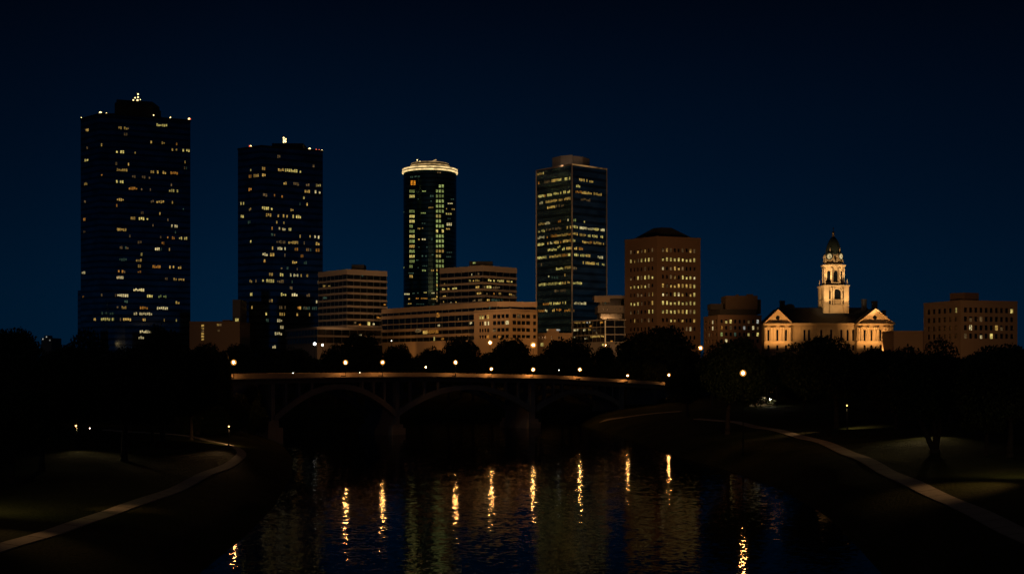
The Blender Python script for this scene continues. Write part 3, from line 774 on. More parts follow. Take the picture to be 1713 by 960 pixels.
T4b = [(232,330,55,45,'y',.1),(335,370,22,18,'d',.2),(385,490,45,30,'w',.06),(515,610,35,40,'w',.18),(120,235,140,130,'y',.1),(250,375,125,112,'w',.15),(380,475,112,102,'y',.1),(515,640,105,112,'y',.08),(640,705,112,118,'w',.1),(765,825,130,133,'y',.15),(605,740,190,198,'w',.1),(750,840,202,208,'y',.15),
 (130,200,212,205,'d',.5),(320,400,255,248,'y',.1),(400,480,246,238,'w',.15),(498,545,247,250,'d',.3),(235,252,338,336,'c',0),(410,425,322,320,'w',0),(260,340,350,345,'t',.4),(135,380,425,408,'y',.06),(385,472,406,400,'w',.1),(498,600,402,410,'y',.15),(290,440,492,486,'d',.4),(180,430,630,618,'y',.2),(510,660,620,626,'c',.25),(130,230,705,701,'c',.08),(280,380,697,694,'w',.08),(410,490,703,695,'d',.4),(505,530,704,706,'t',.2)]
rows4(T4b, 6.4, 880, 410)
wn.flush()

# ------------------------------------------------------------------ banded office blocks
def banded(name, label, foot, zt, cap, floors, wallm, zbase=CITY, msp=3.0, glass_in=0.45):
    """floors: list of (dark height, spandrel height) from the cap down"""
    root = thing(name, label, 'office building', (foot[1][0], foot[1][1], zbase))
    core = inset(foot, glass_in); wl = MB(); z = zt
    wl.prism(foot, z-cap, z); z -= cap; bands = []
    for dk_, sp in floors:
        mb = MB(); mb.prism(core, z-dk_+0.002, z-0.002)
        for a, c in ((0, 1), (1, 2)):
            f = Face(core[a], core[c]); n = max(1, int(f.len/msp))
            for i in range(n+1):
                u = f.len*i/n; q = [f.pt(u-.16, 0, .02), f.pt(u+.16, 0, .02), f.pt(u+.16, 0, .16), f.pt(u-.16, 0, .16)]
                mb.prism([(p.x, p.y) for p in q], z-dk_+.003, z-.003, 1)
        mb.build('window_band', [dglass, mullion], root)
        bands.append((z-dk_, z)); z -= dk_
        wl.prism(foot, z-sp, z); z -= sp
    if z > zbase: wl.prism(inset(foot, 0.6), zbase, z)
    wl.build('wall', wallm, root)
    return root, [Face(core[0], core[1]), Face(core[1], core[2])], bands
def bandlit(wn, f, px, py, w, h, k, pw=1.1):
    cluster(wn, f, px, py, w, h, k, None, 0, pw, .15, off=.2)

A, C, B, D, zt = tri_foot(532, 580, 648, 455.3, 450, 453.7, 520); px2m = 520/F
b5, f5, bn = banded('office_block', 'beige office block with dark strip windows, right beside the second dark tower', [A, C, B, D], zt, 9*px2m, [(7.4*px2m, 3.6*px2m)]*8+[(5*px2m, 3*px2m)], beige, msp=2.9)
mb = MB(); mb.prism([(X(588, 528), 528), (X(609, 528), 528), (X(609, 528), 536), (X(588, 528), 536)], zt+.003, Zy(442.5, 528)); mb.build('penthouse', darkroof, b5)
wn = Wins(b5)
for x, y, w, h, k in parse("411,678,10,8,w 433,678,10,7,w 415,728,18,6,t 665,755,12,8,a 597,838,14,18,y 618,838,10,8,c 640,812,20,10,a 560,842,12,6,a 540,832,10,6,d 570,635,8,8,t"):
    px, py = z2(x, y, 2.525, 380, 210); bandlit(wn, f5[0 if px < 580 else 1], px, py, w/2.525, h/2.525, k)
wn.flush()
A, C, B, D, zt = tri_foot(477, 530, 640, 551, 546.5, 549, 470); px2m = 470/F
b5b, f5b, bn = banded('terraced_podium', 'low dark podium with two pale terrace bands below the beige office block', [A, C, B, D], zt, 4.3*px2m, [(9.2*px2m, 3.4*px2m), (10*px2m, 1*px2m)], beige, msp=3.5, glass_in=.9)
wn = Wins(b5b)
for x, y, w, h, k in parse("1032,229,34,10,c 700,350,10,14,c 1207,218,10,14,b 505,90,10,8,t"):
    px, py = x/7.79+470, y/7.79+530
    if py > 551: bandlit(wn, f5b[1], px, py, w/7.79, h/7.79, k)
wn.flush()

A, C, B, D, zt = tri_foot(735.5, 808, 865, 448.8, 443.8, 448.2, 500); px2m = 500/F
b6, f6, bn = banded('office_block', 'tan stepped office block with lit strip windows, in front of the round tower', [A, C, B, D], zt, 9.6*px2m, [(7.2*px2m, 3.7*px2m)]*6, beige, msp=3.4)
mb = MB(); mb.prism([(X(785, 508), 508), (X(824, 508), 508), (X(824, 508), 516), (X(785, 508), 516)], zt+.003, Zy(437, 508)); ph = mb.build('penthouse', darkroof, b6)
wn = Wins(b6)
wn.add([Face((X(785, 508), 508), (X(824, 508), 508)).pane(1.5, 2.6, Zy(441, 508), Zy(438.7, 508), .05)], W['g'])
for x, y, w, h, k in parse("358,178,8,10,c 425,170,20,8,d 340,238,20,20,y 375,240,12,18,w 415,237,44,20,w 550,232,70,18,y 650,238,84,18,y 716,244,30,20,w 752,244,22,18,y 85,272,8,8,w 75,322,32,18,y 125,320,22,14,w 187,317,48,18,y 415,302,40,20,w 475,300,30,20,d 525,300,48,24,y 580,303,40,20,d 618,305,36,18,d 432,366,46,14,w 505,368,14,14,d 575,368,10,16,a 634,367,26,16,w 740,375,30,20,w 770,382,40,10,d 90,397,48,18,w 380,437,30,10,d 450,432,60,8,d 518,432,28,8,w 580,430,60,8,t 640,432,40,6,t 75,452,8,10,w 150,455,10,8,c 200,456,10,8,w"):
    px, py = x/6+730, y/6+430; bandlit(wn, f6[0 if px < 807.5 else 1], px, py, w/6, h/6, k, .9)
wn.flush()

A, C, B, D, zt = tri_foot(638, 832, 898.5, 517, 504, 505, 452); px2m = 452/F
b7, f7, bn = banded('long_office_block', 'long low tan office block with dark strip windows stretching left from the lamp', [A, C, B, D], zt, 9*px2m, [(5*px2m, 6*px2m), (9.5*px2m, 2.0*px2m), (8*px2m, 5*px2m), (7*px2m, 5*px2m), (7*px2m, 5*px2m)], tan, msp=4.2)
wn = Wins(b7)
for x, y, w, h, k in parse("540,507,10,12,t 22,590,26,30,a 28,687,24,12,c 225,622,10,8,d 350,663,20,12,c 65,820,30,6,a"):
    px, py = x/6+730, y/6+430; bandlit(wn, f7[0], px, py, w/6, h/6, k, .8)
for px, py, w, h, k in ((733, 527, 4, 8, 'a'), (724, 555, 20, 6, 'a'), (700, 553, 10, 6, 'd'), (727, 567, 6, 10, 'y'), (712, 556, 8, 5, 'w')):
    bandlit(wn, f7[0], px, py, w, h, k, .8)
wn.flush()

# punched-window blocks: the openings are real recesses
def punched(root, faces, zt, zb, spec, wallm, rec=0.3):
    """spec per face: (list of (u0,u1), list of (z0,z1), function(row, col) -> light key or '')"""
    wl = MB(); wn = Wins(root)
    for f, (us, zs, fn) in zip(faces, spec):
        ub = sorted({0.0, f.len} | {round(v, 3) for p in us for v in p}); zc = sorted({zb, zt} | {round(v, 3) for p in zs for v in p})
        ui = {(round(a, 3), round(b_, 3)): k for k, (a, b_) in enumerate(us)}; zi = {(round(a, 3), round(b_, 3)): k for k, (a, b_) in enumerate(zs)}
        for a, b_ in zip(ub[:-1], ub[1:]):
            for c, d in zip(zc[:-1], zc[1:]):
                if (a, b_) in ui and (c, d) in zi:
                    o_ = f.pane(a, b_, c, d, 0.0); i_ = f.pane(a, b_, c, d, -rec)
                    for k in range(4):
                        j = (k+1) % 4; wl.quad(o_[k], o_[j], i_[j], i_[k])
                    key = fn(zi[(c, d)], ui[(a, b_)])
                    if key == 'H':
                        w = b_-a
                        wn.add([f.pane(a, a+w*.36, c, d, -rec), f.pane(b_-w*.36, b_, c, d, -rec), f.pane(a+w*.36, b_-w*.36, c+(d-c)*.38, c+(d-c)*.62, -rec)], W['c'])
                        wn.add([f.pane(a+w*.36, b_-w*.36, c, c+(d-c)*.38, -rec), f.pane(a+w*.36, b_-w*.36, c+(d-c)*.62, d, -rec)], dglass, False)
                    elif key:
                        # blind drawn part way over a lit room
                        t_ = c+(d-c)*random.choice((1, 1, 1, .8, .65)); l_ = a+(b_-a)*random.choice((0, 0, 0, .3)); r_ = b_
                        wn.add([f.pane(l_, r_, c, t_, -rec+.002)], W[key]); wn.add([f.pane(a, b_, c, d, -rec)], dglass, False)
                    else: wn.add([f.pane(a, b_, c, d, -rec)], dglass, False)
                else: wl.quad(*f.pane(a, b_, c, d, 0.0))
    return wl, wn
def spans(n, a, b_, frac):
    st = (b_-a)/n; return [(a+i*st+st*(1-frac)/2, a+(i+1)*st-st*(1-frac)/2) for i in range(n)]

# right wing of the tan block
A, C, B, D, zt = tri_foot(793, 853, 899, 521, 518, 520, 440)
b7b = thing('office_wing', 'tan corner wing with square dark windows and a brightly lit room, lamps at its foot', 'office building', (C[0], C[1], CITY))
f1, f2 = Face(A, C), Face(C, B); px2m = 440/F
zs = [(Zy(HZ-(HZ-y1)*1.0, 440), Zy(y0, 440)) for y0, y1 in ((525, 531.5), (536, 542.5), (548, 554), (559.5, 565))]
fu = lambda f, *p: [(f.uz(a, 540)[0], f.uz(b_, 540)[0]) for a, b_ in p]
u1 = fu(f1, (801, 804.5), (805.2, 809), (809.7, 813.3), (814, 818), (823.5, 830), (830.6, 837), (837.6, 844), (844.6, 851)); u2 = fu(f2, (857.5, 864.5), (865.2, 872), (872.7, 879.5), (880.2, 887.5), (892, 897.5))
def k1(r, c): return {(0, 0): 'y', (0, 1): 'y', (0, 3): 'w', (1, 2): 'c', (1, 3): 'c', (1, 7): 'c', (2, 4): 'd', (3, 3): 'a', (3, 5): 'a'}.get((r, c), '')
def k2(r, c): return {(0, 1): 'd', (3, 1): ''}.get((r, c), '')
wl, wn = punched(b7b, (f1, f2), zt, CITY, [(u1, zs, k1), (u2, zs, k2)], tan)
wl.prism([A, C, B, D], zt-.4, zt+.35); wl.prism([inset([A, C, B, D], .9)[2], B, D, A, inset([A, C, B, D], .9)[0]], CITY, zt-.41)
wl.build('wall', tan, b7b); wn.flush()

# --- brown tower with hipped roof
A, C, B, D, zt = tri_foot(1045, 1099, 1172, 401, 395, 398, 480)
b10 = thing('brown_tower', 'square brown brick tower block with small white-lit windows and hipped roof', 'office tower', (C[0], C[1], CITY))
f1, f2 = Face(A, C), Face(C, B)
zr = [Zy(y, 480) for y in (414.5, 430, 445, 459.5, 474, 488.5, 503, 517.5, 532, 546.5, 561)]
zs = [(z-1.45, z) for z in zr]
u1 = spans(7, f1.uz(1052, 470)[0], f1.uz(1094, 470)[0], .52); u2 = spans(9, f2.uz(1106, 470)[0], f2.uz(1165, 470)[0], .52)
RL = ["d.wdw.d", "ywdyyyd", "....d..", "d.ydyyy", "wyywyd.", "..dd.dw", "yyyd..w", "d.d..yy", ".w.d.d.", "......d", "......."]
RR = ["dwd..d.wd", "yyyyyyyyy", "c.dwwd...", "..dw.yyyc", "wdwwwwwwy", "cd.ycw.wy", "yyyyyyyyy", "yyyywwydy", "..yw.w..w", "......dc.", "........."]
wl, wn = punched(b10, (f1, f2), zt, CITY, [(u1, zs, lambda r, c: RL[r][c].replace('.', '')), (u2, zs, lambda r, c: RR[r][c].replace('.', ''))], brown)
wl.prism(inset([A, C, B, D], -.18), zt-.9, zt)
co = inset([A, C, B, D], .5); wl.prism([B, D, A, co[0], co[2]], CITY, zt-.91)
wl.build('wall', brown, b10); wn.flush()
mb = MB(); ro = inset([A, C, B, D], 3.2); apx = (sum(p[0] for p in ro)/4, sum(p[1] for p in ro)/4); za = Zy(381.5, apx[1])
for i in range(4):
    p, q = ro[i], ro[(i+1) % 4]; ip = (apx[0]+(p[0]-apx[0])*.3, apx[1]+(p[1]-apx[1])*.3); iq = (apx[0]+(q[0]-apx[0])*.3, apx[1]+(q[1]-apx[1])*.3)
    mb.quad((*p, zt+.003), (*q, zt+.003), (*iq, za), (*ip, za))
mb.poly([(apx[0]+(p[0]-apx[0])*.3, apx[1]+(p[1]-apx[1])*.3, za) for p in ro]); mb.build('roof', darkroof, b10)

# --- terraced glass block left of the brown tower
A, C, B, D, zt = tri_foot(957.5, 1012.5, 1047, 537.5, 533.5, 533.8, 455); px2m = 455/F
b9, f9, bn = banded('terraced_block', 'low glass block with pale floor slabs and a lit corner post', [A, C, B, D], zt, 2.2*px2m, [(10*px2m, 1.6*px2m), (11*px2m, 2*px2m), (11*px2m, 2*px2m)], greyc, msp=3.0, glass_in=.8)
f = Face(A, C); mb = MB(); mb.box(C[0]-.18, C[0]+.18, C[1]-.3, C[1]+.05, CITY, zt-2.3*px2m)
mb.build('corner_post', edge_l, b9)
wn = Wins(b9)
for x, y, w, h, k in parse("610,525,18,40,w 655,518,60,40,w 700,515,30,40,w 765,512,40,35,w 812,515,20,24,b 850,512,10,20,c 1020,520,40,16,a 640,630,80,26,c 770,630,34,30,c 845,620,40,34,w 860,575,30,12,a 620,742,30,10,c 790,745,30,14,c 960,725,200,7,w 1065,845,70,30,y 1240,550,12,24,d 950,680,24,60,d 1160,795,40,10,a"):
    px, py = x/8.73+890, y/8.73+480; bandlit(wn, f9[0 if px < 1012 else 1], px, py, w/8.73, h/8.73, k, .8)
wn.flush()
b9b = thing('stepped_block', 'pale stepped upper block with dark recesses behind the low glass block', 'office building', P(1020, 560, 500))
mb = MB(); mb.pbox(997, 1046, 534.1, 590, 498, 22); mb.pbox(1000, 1046, 511, 523.4, 499, 18); mb.pbox(1003, 1046, 523.4, 534, 503, 14); mb.pbox(1004, 1046, 499.5, 511, 507, 10)
mb.prism([(X(994.5, 502), 503), (X(1020, 502), 501), (X(1046, 502), 501.5), (X(1046, 502), 516), (X(994.5, 502), 516)], Zy(499.4, 502), Zy(494.2, 502)); mb.build('wall', greyc, b9b)
mb = MB(); mb.prism([(X(994.5, 502), 502.8), (X(1020, 502), 500.8), (X(1020, 502), 501.0), (X(994.5, 502), 503.0)], Zy(505.5, 502), Zy(496.8, 502)); mb.build('wall_panel', beige, b9b)
mb = MB(); mb.pbox(1007, 1043.5, 500.5, 510.8, 506.8, .15); mb.build('window_band', dglass, b9b)
mb = MB(); mb.pbox(1005, 1043, 525, 533, 502.8, .15); mb.build('window_band', dglass, b9b)
for a_ in (1008, 1015, 1029, 1036):
    mb = MB(); mb.pbox(a_, a_+2.2, 514.5, 519, 498.9, .08); mb.build('window', dglass, b9b)
mb = MB(); mb.pbox(1012, 1013.5, 505, 508, 506.7, .08); mb.build('lit_window', W['t'], b9b)
# low orange-lit building at the blue tower's foot
b9c = thing('low_building', 'low flat orange-lit building at the foot of the blue glass tower', 'building', P(928, 590, 470))
mb = MB(); mb.pbox(899, 957, 557, 600, 470, 16); mb.pbox(915, 935, 550, 557, 474, 10); mb.build('wall', tan, b9c)
for a, c, y0, y1, k in ((904.5, 909, 573.5, 579, 'y'), (914.5, 917, 549.8, 553, 'c'), (931, 937, 543.5, 545.5, 'b')):
    mb = MB(); d_ = 469.9 if y0 > 560 else 473.9; mb.pbox(a, c, max(y0, 550.5), max(y1, 553), d_, .06); mb.build('lit_window', W[k], b9c)
for a in (901, 906, 911, 921.5, 934, 938):
    mb = MB(); mb.pbox(a, a+2.4, 562.5, 567, 469.92, .06); mb.build('window', dglass, b9c)

# --- stepped brown hospital-like block between brown tower and courthouse
A, C, B, D, zt = tri_foot(1177, 1201, 1274, 530.5, 527, 527.5, 445)
b11 = thing('stepped_block', 'dim brown stepped block with few lit windows, left of the courthouse', 'office building', (C[0], C[1], CITY))
f1, f2 = Face(A, C), Face(C, B)
zs = [(Zy(y, 445)-1.3, Zy(y, 445)) for y in (534.5, 545, 556, 567)]
u1 = spans(4, .6, f1.len-.5, .5); u2 = spans(9, .6, f2.len-.6, .5)
q = {(0, 1): 'y', (0, 2): 'y', (0, 6): 'd', (0, 8): 'b', (1, 0): 'a', (1, 2): 'd', (1, 5): 'b', (1, 7): 'c', (1, 8): 'd', (2, 0): 'g', (2, 6): 'y', (2, 8): 'y', (2, 3): 't', (3, 1): 'c'}
wl, wn = punched(b11, (f1, f2), zt, CITY, [(u1, zs, lambda r, c: {(0, 2): 'c', (1, 2): 'c', (2, 1): 'd'}.get((r, c), '')), (u2, zs, lambda r, c: q.get((r, c), ''))], brown)
wl.prism(inset([A, C, B, D], -.12), zt-.3, zt+.1); co = inset([A, C, B, D], .5); wl.prism([B, D, A, co[0], co[2]], CITY, zt-.31)
wl.build('wall', brown, b11); wn.flush()
mb = MB(); mb.prism(inset([A, C, B, D], 2.0), zt+.103, Zy(517.5, 450)); mb.prism([(X(1189, 452), 452), (X(1210, 452), 452), (X(1210, 452), 460), (X(1189, 452), 460)], Zy(517.4, 450), Zy(508, 452)); mb.build('upper_storey', darkroof, b11)
mb = MB(); mb.pbox(1214, 1267.5, 494.5, 520, 452.5, 10); mb.pbox(1232, 1236, 492.5, 494.6, 455, 2); mb.pbox(1250, 1260, 492, 494.6, 455, 2); mb.pbox(1267.6, 1273, 501, 525, 455, 9); mb.build('penthouse', darkbrick, b11)

# --- right office building
A, C, B, D, zt = tri_foot(1545, 1607, 1702, 508, 503, 505, 430)
b13 = thing('office_block', 'brown office building with rows of dark windows at the far right', 'office building', (C[0], C[1], CITY))
f1, f2 = Face(A, C), Face(C, B)
zs = [(Zy(y, 430)-1.75, Zy(y, 430)) for y in (514, 529, 543.5, 557.5)]
u1 = spans(6, f1.uz(1549, 530)[0], f1.uz(1603, 530)[0], .55); u2 = spans(10, f2.uz(1611, 530)[0], f2.uz(1697, 530)[0], .6)
q1 = {(0, 5): 'y'}; q2 = {(0, 9): 'y', (2, 1): 'H', (2, 6): 'w', (2, 7): 'd', (3, 3): 'c', (3, 5): 'y', (1, 1): 'd', (1, 3): 'd', (3, 0): 'd'}
wl, wn = punched(b13, (f1, f2), zt, CITY, [(u1, zs, lambda r, c: q1.get((r, c), '')), (u2, zs, lambda r, c: q2.get((r, c), ''))], tan)
wl.prism(inset([A, C, B, D], -.12), zt-.5, zt+.25); co = inset([A, C, B, D], .5); wl.prism([B, D, A, co[0], co[2]], CITY, zt-.51)
wl.build('wall', tan, b13); wn.flush()
mb = MB(); mb.prism([(X(1594, 438), 441), (X(1612, 438), 437), (X(1641, 438), 440), (X(1628, 438), 448)], zt+.253, Zy(489.5, 438)); mb.build('penthouse', brown, b13)
mb = MB(); mb.pbox(1495, 1546, 556, 600, 452, 14); mb.pbox(1495, 1546, 553, 556, 451.7, 14.6)
o = mb.build('link_building', tan); tag(o, 'low plain brown building between the courthouse and the far right office block', 'building')
# --- low brown block far left
b14 = thing('low_office_block', 'low brown block between the two dark towers with a column of lit windows', 'building', P(358, 580, 560))
mb = MB(); mb.pbox(317, 401, 540, 600, 560, 22); mb.pbox(316.6, 401.4, 537.5, 540, 559.8, 22.4); mb.pbox(372, 384, 535, 537.4, 566, 6); mb.build('wall', tan, b14)
for i in range(6):
    mb = MB(); y = 543+i*4.6; mb.pbox(337, 341, y, y+3, 559.9, .06); mb.build('lit_window', W['w' if i != 2 else 'd'], b14)
for a, y, k in ((363, 541.5, 'w'), (367, 541.5, 'd'), (364, 551, 'd')):
    mb = MB(); mb.pbox(a, a+3.4, y, y+3.4, 559.9, .06); mb.build('lit_window', W[k], b14)
b15 = thing('distant_building', 'tiny distant building with white lights at the left horizon', 'building', P(78, 590, 900))
mb = MB(); mb.pbox(69, 86, 565, 600, 900, 20); mb.pbox(74, 81, 561, 565, 905, 8); mb.build('wall', greyc, b15)
for a, y in ((71, 566), (77, 562.5), (82.5, 568)):
    mb = MB(); mb.pbox(a, a+1.6, y, y+1.8, 899.8, .1); mb.build('lit_window', W['b'], b15)

# ------------------------------------------------------------------ courthouse
dH = 480.0
ch = thing('courthouse', 'floodlit stone courthouse with two pediments and a tall domed clock tower', 'courthouse', (X(1394, dH), dH, CITY+1))
def cx_(p, d=dH): return X(p, d)
zg = CITY
def facade(px0, px1, ytop, d, dep, slots, name_cols, ybase=571.5):
    """wall with real tall window openings between engaged columns"""
    A = (cx_(px0, d), d); B = (cx_(px1, d), d); f = Face(A, B)
    us = [((p-px0)/F*d-.42, (p-px0)/F*d+.42) for p in slots]
    zs = [(Zy(ybase-1.5, d), Zy(551.5, d)), (Zy(586, d), Zy(577, d))]
    wl, wn = punched(ch, (f,), Zy(ytop, d), zg, [(us, zs, lambda r, c: '')], stone, .5)
    wl.box(A[0], B[0], d+.6, d+dep, zg, Zy(ytop, d)-.01)
    wl.box(A[0]-.2, B[0]+.2, d-.35, d-.003, Zy(ybase+2.2, d), Zy(ybase, d))       # string course
    wl.box(A[0]-.3, B[0]+.3, d-.95, d-.003, Zy(ytop+1.8, d), Zy(ytop, d))           # cornice
    wl.box(A[0]-.1, B[0]+.1, d-.22, d-.003, Zy(ytop+6.2, d), Zy(ytop+5.4, d))
    wl.build('wall', stone, ch); wn.flush()
    for p in name_cols:
        mb = MB(); x = cx_(p, d); z0, z1 = Zy(ybase, d), Zy(ytop+6.3, d)
        mb.lathe([(.55, z0), (.55, z0+.3), (.40, z0+.4), (.34, z1-.5), (.40, z1-.4), (.55, z1-.15), (.55, z1)], (x, d-.42), 12)
        mb.build('column', stone_trim, ch, True)
def pediment(px0, px1, yb, ypk, d, dep):
    x0, x1 = cx_(px0, d)-.5, cx_(px1, d)+.5; xm = (x0+x1)/2; zb, zp = Zy(yb, d), Zy(ypk, d)
    mb = MB(); mb.poly([(x0+.6, d+.55, zb), (x1-.6, d+.55, zb), (xm, d+.55, zp-.3)]); pd = mb.build('pediment', stone, ch)
    mb = MB()
    for a, b_ in (((x0, zb), (xm, zp)), ((xm, zp), (x1, zb))):
        t = .55
        mb.quad((a[0], d-.55, a[1]), (b_[0], d-.55, b_[1]), (b_[0], d-.55, b_[1]-t), (a[0], d-.55, a[1]-t))
        mb.quad((a[0], d-.55, a[1]), (a[0], d+.6, a[1]), (b_[0], d+.6, b_[1]), (b_[0], d-.55, b_[1]))
        mb.quad((a[0], d-.55, a[1]-t), (b_[0], d-.55, b_[1]-t), (b_[0], d+.6, b_[1]-t), (a[0], d+.6, a[1]-t))
    mb.build('raking_cornice', stone_trim, pd)
    mb = MB(); zc = zb+(zp-zb)*.40
    n = 14
    for k in range(n):
        an0, an1 = 2*math.pi*k/n, 2*math.pi*(k+1)/n
        mb.quad((xm, d+.48, zc), (xm+.75*math.cos(an0), d+.48, zc+.85*math.sin(an0)), (xm+.75*math.cos(an1), d+.48, zc+.85*math.sin(an1)), (xm, d+.48, zc))
    mb.build('round_window', dglass, pd)
    mb = MB(); 
    mb.quad((x0-.1, d-.5, zb+.05), (xm, d-.5, zp+.12), (xm, d+dep, zp+.12), (x0-.1, d+dep, zb+.05)); mb.quad((xm, d-.5, zp+.12), (x1+.1, d-.5, zb+.05), (x1+.1, d+dep, zb+.05), (xm, d+dep, zp+.12))
    mb.poly([(x0+.2, d+dep-.02, zb), (xm, d+dep-.02, zp), (x1-.2, d+dep-.02, zb)])
    mb.build('roof', slate, ch)
facade(1279, 1324, 541, dH-3, 8, [1285.5, 1300.5, 1315], [1281, 1290, 1295.5, 1306, 1310.5, 1321])
pediment(1279, 1324, 541, 517, dH-3, 8)
facade(1324, 1434, 540.5, dH, 20, [1346, 1353.5, 1374, 1390.5, 1407.5, 1418, 1427.5], [])
for p in (1327, 1339, 1360, 1367, 1382, 1398.5, 1413, 1423, 1432):
    mb = MB(); x = cx_(p); mb.box(x-.32, x+.32, dH-.25, dH-.004, Zy(571, dH), Zy(546.8, dH)); mb.build('pilaster', stone, ch)
facade(1434, 1495, 541, dH-4, 10, [1446.5, 1458, 1473], [1436.5, 1441, 1451.5, 1463, 1468, 1479, 1484.5, 1492.5])
pediment(1434, 1495, 541, 516, dH-4, 10)
# main roof: hipped ridge between the pavilions
mb = MB(); ze, zr_ = Zy(540.2, dH), Zy(514.5, dH+9)
x0, x1 = cx_(1308), cx_(1462)
mb.quad((x0, dH-.4, ze), (x1, dH-.4, ze), (x1, dH+9, zr_), (x0, dH+9, zr_)); mb.quad((x1, dH+20, ze), (x0, dH+20, ze), (x0, dH+9, zr_), (x1, dH+9, zr_))
mb.poly([(x0, dH-.4, ze), (x0, dH+9, zr_), (x0, dH+20, ze)]); mb.poly([(x1, dH-.4, ze), (x1, dH+20, ze), (x1, dH+9, zr_)])
mb.build('roof', slate, ch)
for a, c, y0, d in ((1306, 1313, 503, dH+4), (1443.5, 1450, 500.5, dH+5), (1460.5, 1468, 503.5, dH+5), (1478, 1482, 519, dH+6)):
    mb = MB(); mb.pbox(a, c, y0, 540, d, 2.2); mb.pbox(a-.6, c+.6, y0-.2, y0+1.5, d-.2, 2.6); mb.build('chimney', slate, ch)
mb = MB(); n = 12; xa, xb = cx_(1317), cx_(1335); zb = Zy(516, dH+6); 
for k in range(n):
    f0, f1 = k/n, (k+1)/n; h = lambda q: 2.0*math.sin(math.pi*min(1, max(0, .15+q*.6)))
    mb.quad((xa+(xb-xa)*f0, dH+6, zb-3), (xa+(xb-xa)*f1, dH+6, zb-3), (xa+(xb-xa)*f1, dH+6, zb+h(f1)-.2), (xa+(xb-xa)*f0, dH+6, zb+h(f0)-.2))
    mb.quad((xa+(xb-xa)*f0, dH+6, zb+h(f0)-.2), (xa+(xb-xa)*f1, dH+6, zb+h(f1)-.2), (xa+(xb-xa)*f1, dH+10, zb+h(f1)-.2), (xa+(xb-xa)*f0, dH+10, zb+h(f0)-.2))
mb.quad((xb, dH+6, zb-3), (xb, dH+10, zb-3), (xb, dH+10, zb+h(1)-.2), (xb, dH+6, zb+h(1)-.2))
mb.build('roof_vault', slate, ch)
# clock tower
dT = dH+9; tx = X(1394, dT); q = dT/F
def tz(y): return Zy(y, dT)
ct = MB(); hw = 20.4*q; zb0, zb1 = tz(525), tz(480)
yb, yf = dT-hw, dT+hw
ct.box(tx-hw*.62, tx+hw*.62, yb+.5, yf-.5, zb0, zb1)
for sx in (-1, 1):
    for sy in (-1, 1):
        ccx, ccy = tx+sx*hw*.80, dT+sy*hw*.80; r = hw*.20
        ct.box(ccx-r, ccx+r, ccy-r, ccy+r, zb0, zb1)
for sx in (-1, 1): ct.box(min(tx+sx*hw*.6, tx+sx*hw*.86), max(tx+sx*hw*.6, tx+sx*hw*.86), dT-hw*.6, dT+hw*.6, zb0, zb1-.01)
for y, e, t in ((480.5, .35, .55), (503, .12, .3), (512, .15, .3)):
    ct.box(tx-hw-e, tx+hw+e, yb-e, yf+e, tz(y), tz(y)+t)
tower = ct.build('clock_tower', stone, ch)
def arch_pane(mb, x, y, z0, z1, w, mi=0):
    pts = [(x-w, y, z0), (x+w, y, z0)]
    for k in range(9):
        an = math.pi*k/8; pts.append((x+w*math.cos(an), y, z1-w+w*math.sin(an)))
    mb.poly(pts, mi)
def arch_ring(mb, x, y, z0, z1, w, t, dep=.25):
    pi_, po = [], []
    pi_.append((x+w, z0)); po.append((x+w+t, z0))
    for k in range(9):
        an = math.pi*k/8; pi_.append((x+w*math.cos(an), z1-w+w*math.sin(an))); po.append((x+(w+t)*math.cos(an), z1-w+(w+t)*math.sin(an)))
    pi_.append((x-w, z0)); po.append((x-w-t, z0))
    for a, b_, c, d in zip(pi_[:-1], pi_[1:], po[1:], po[:-1]):
        mb.quad((a[0], y-dep, a[1]), (b_[0], y-dep, b_[1]), (c[0], y-dep, c[1]), (d[0], y-dep, d[1]))
        mb.quad((a[0], y-dep, a[1]), (a[0], y, a[1]), (b_[0], y, b_[1]), (b_[0], y-dep, b_[1]))
        mb.quad((d[0], y-dep, d[1]), (c[0], y-dep, c[1]), (c[0], y, c[1]), (d[0], y, d[1]))
mb = MB(); arch_pane(mb, tx+.3, yb+.47, tz(502), tz(484.5), 1.45); w_ = mb.build('arched_window', dglass, tower)
mb = MB(); arch_ring(mb, tx+.3, yb+.5, tz(502), tz(484.5), 1.45, .4); mb.build('window_frame', stone_trim, w_)
for xo in (-hw*.57, hw*.57):
    mb = MB(); arch_pane(mb, tx+xo, yb+.46, tz(509), tz(487), .62); mb.build('arched_window', dglass, tower)
for xo in (-.36, -.18, .40, .62):
    mb = MB(); mb.lathe([(.28, tz(511.9)), (.24, tz(484)), (.34, tz(481.2))], (tx+xo*hw*1.12, yb+.25), 10); mb.build('column', stone_trim, tower, True)
for sx in (-1, 1):
    for sy in (-1, 1):
        mb = MB(); mb.lathe([(.32, zb1+.5), (.2, zb1+1.3), (.28, zb1+1.5), (.02, zb1+3.0)], (tx+sx*hw*.9, dT+sy*hw*.9), 8); mb.build('pinnacle', stone_trim, tower)
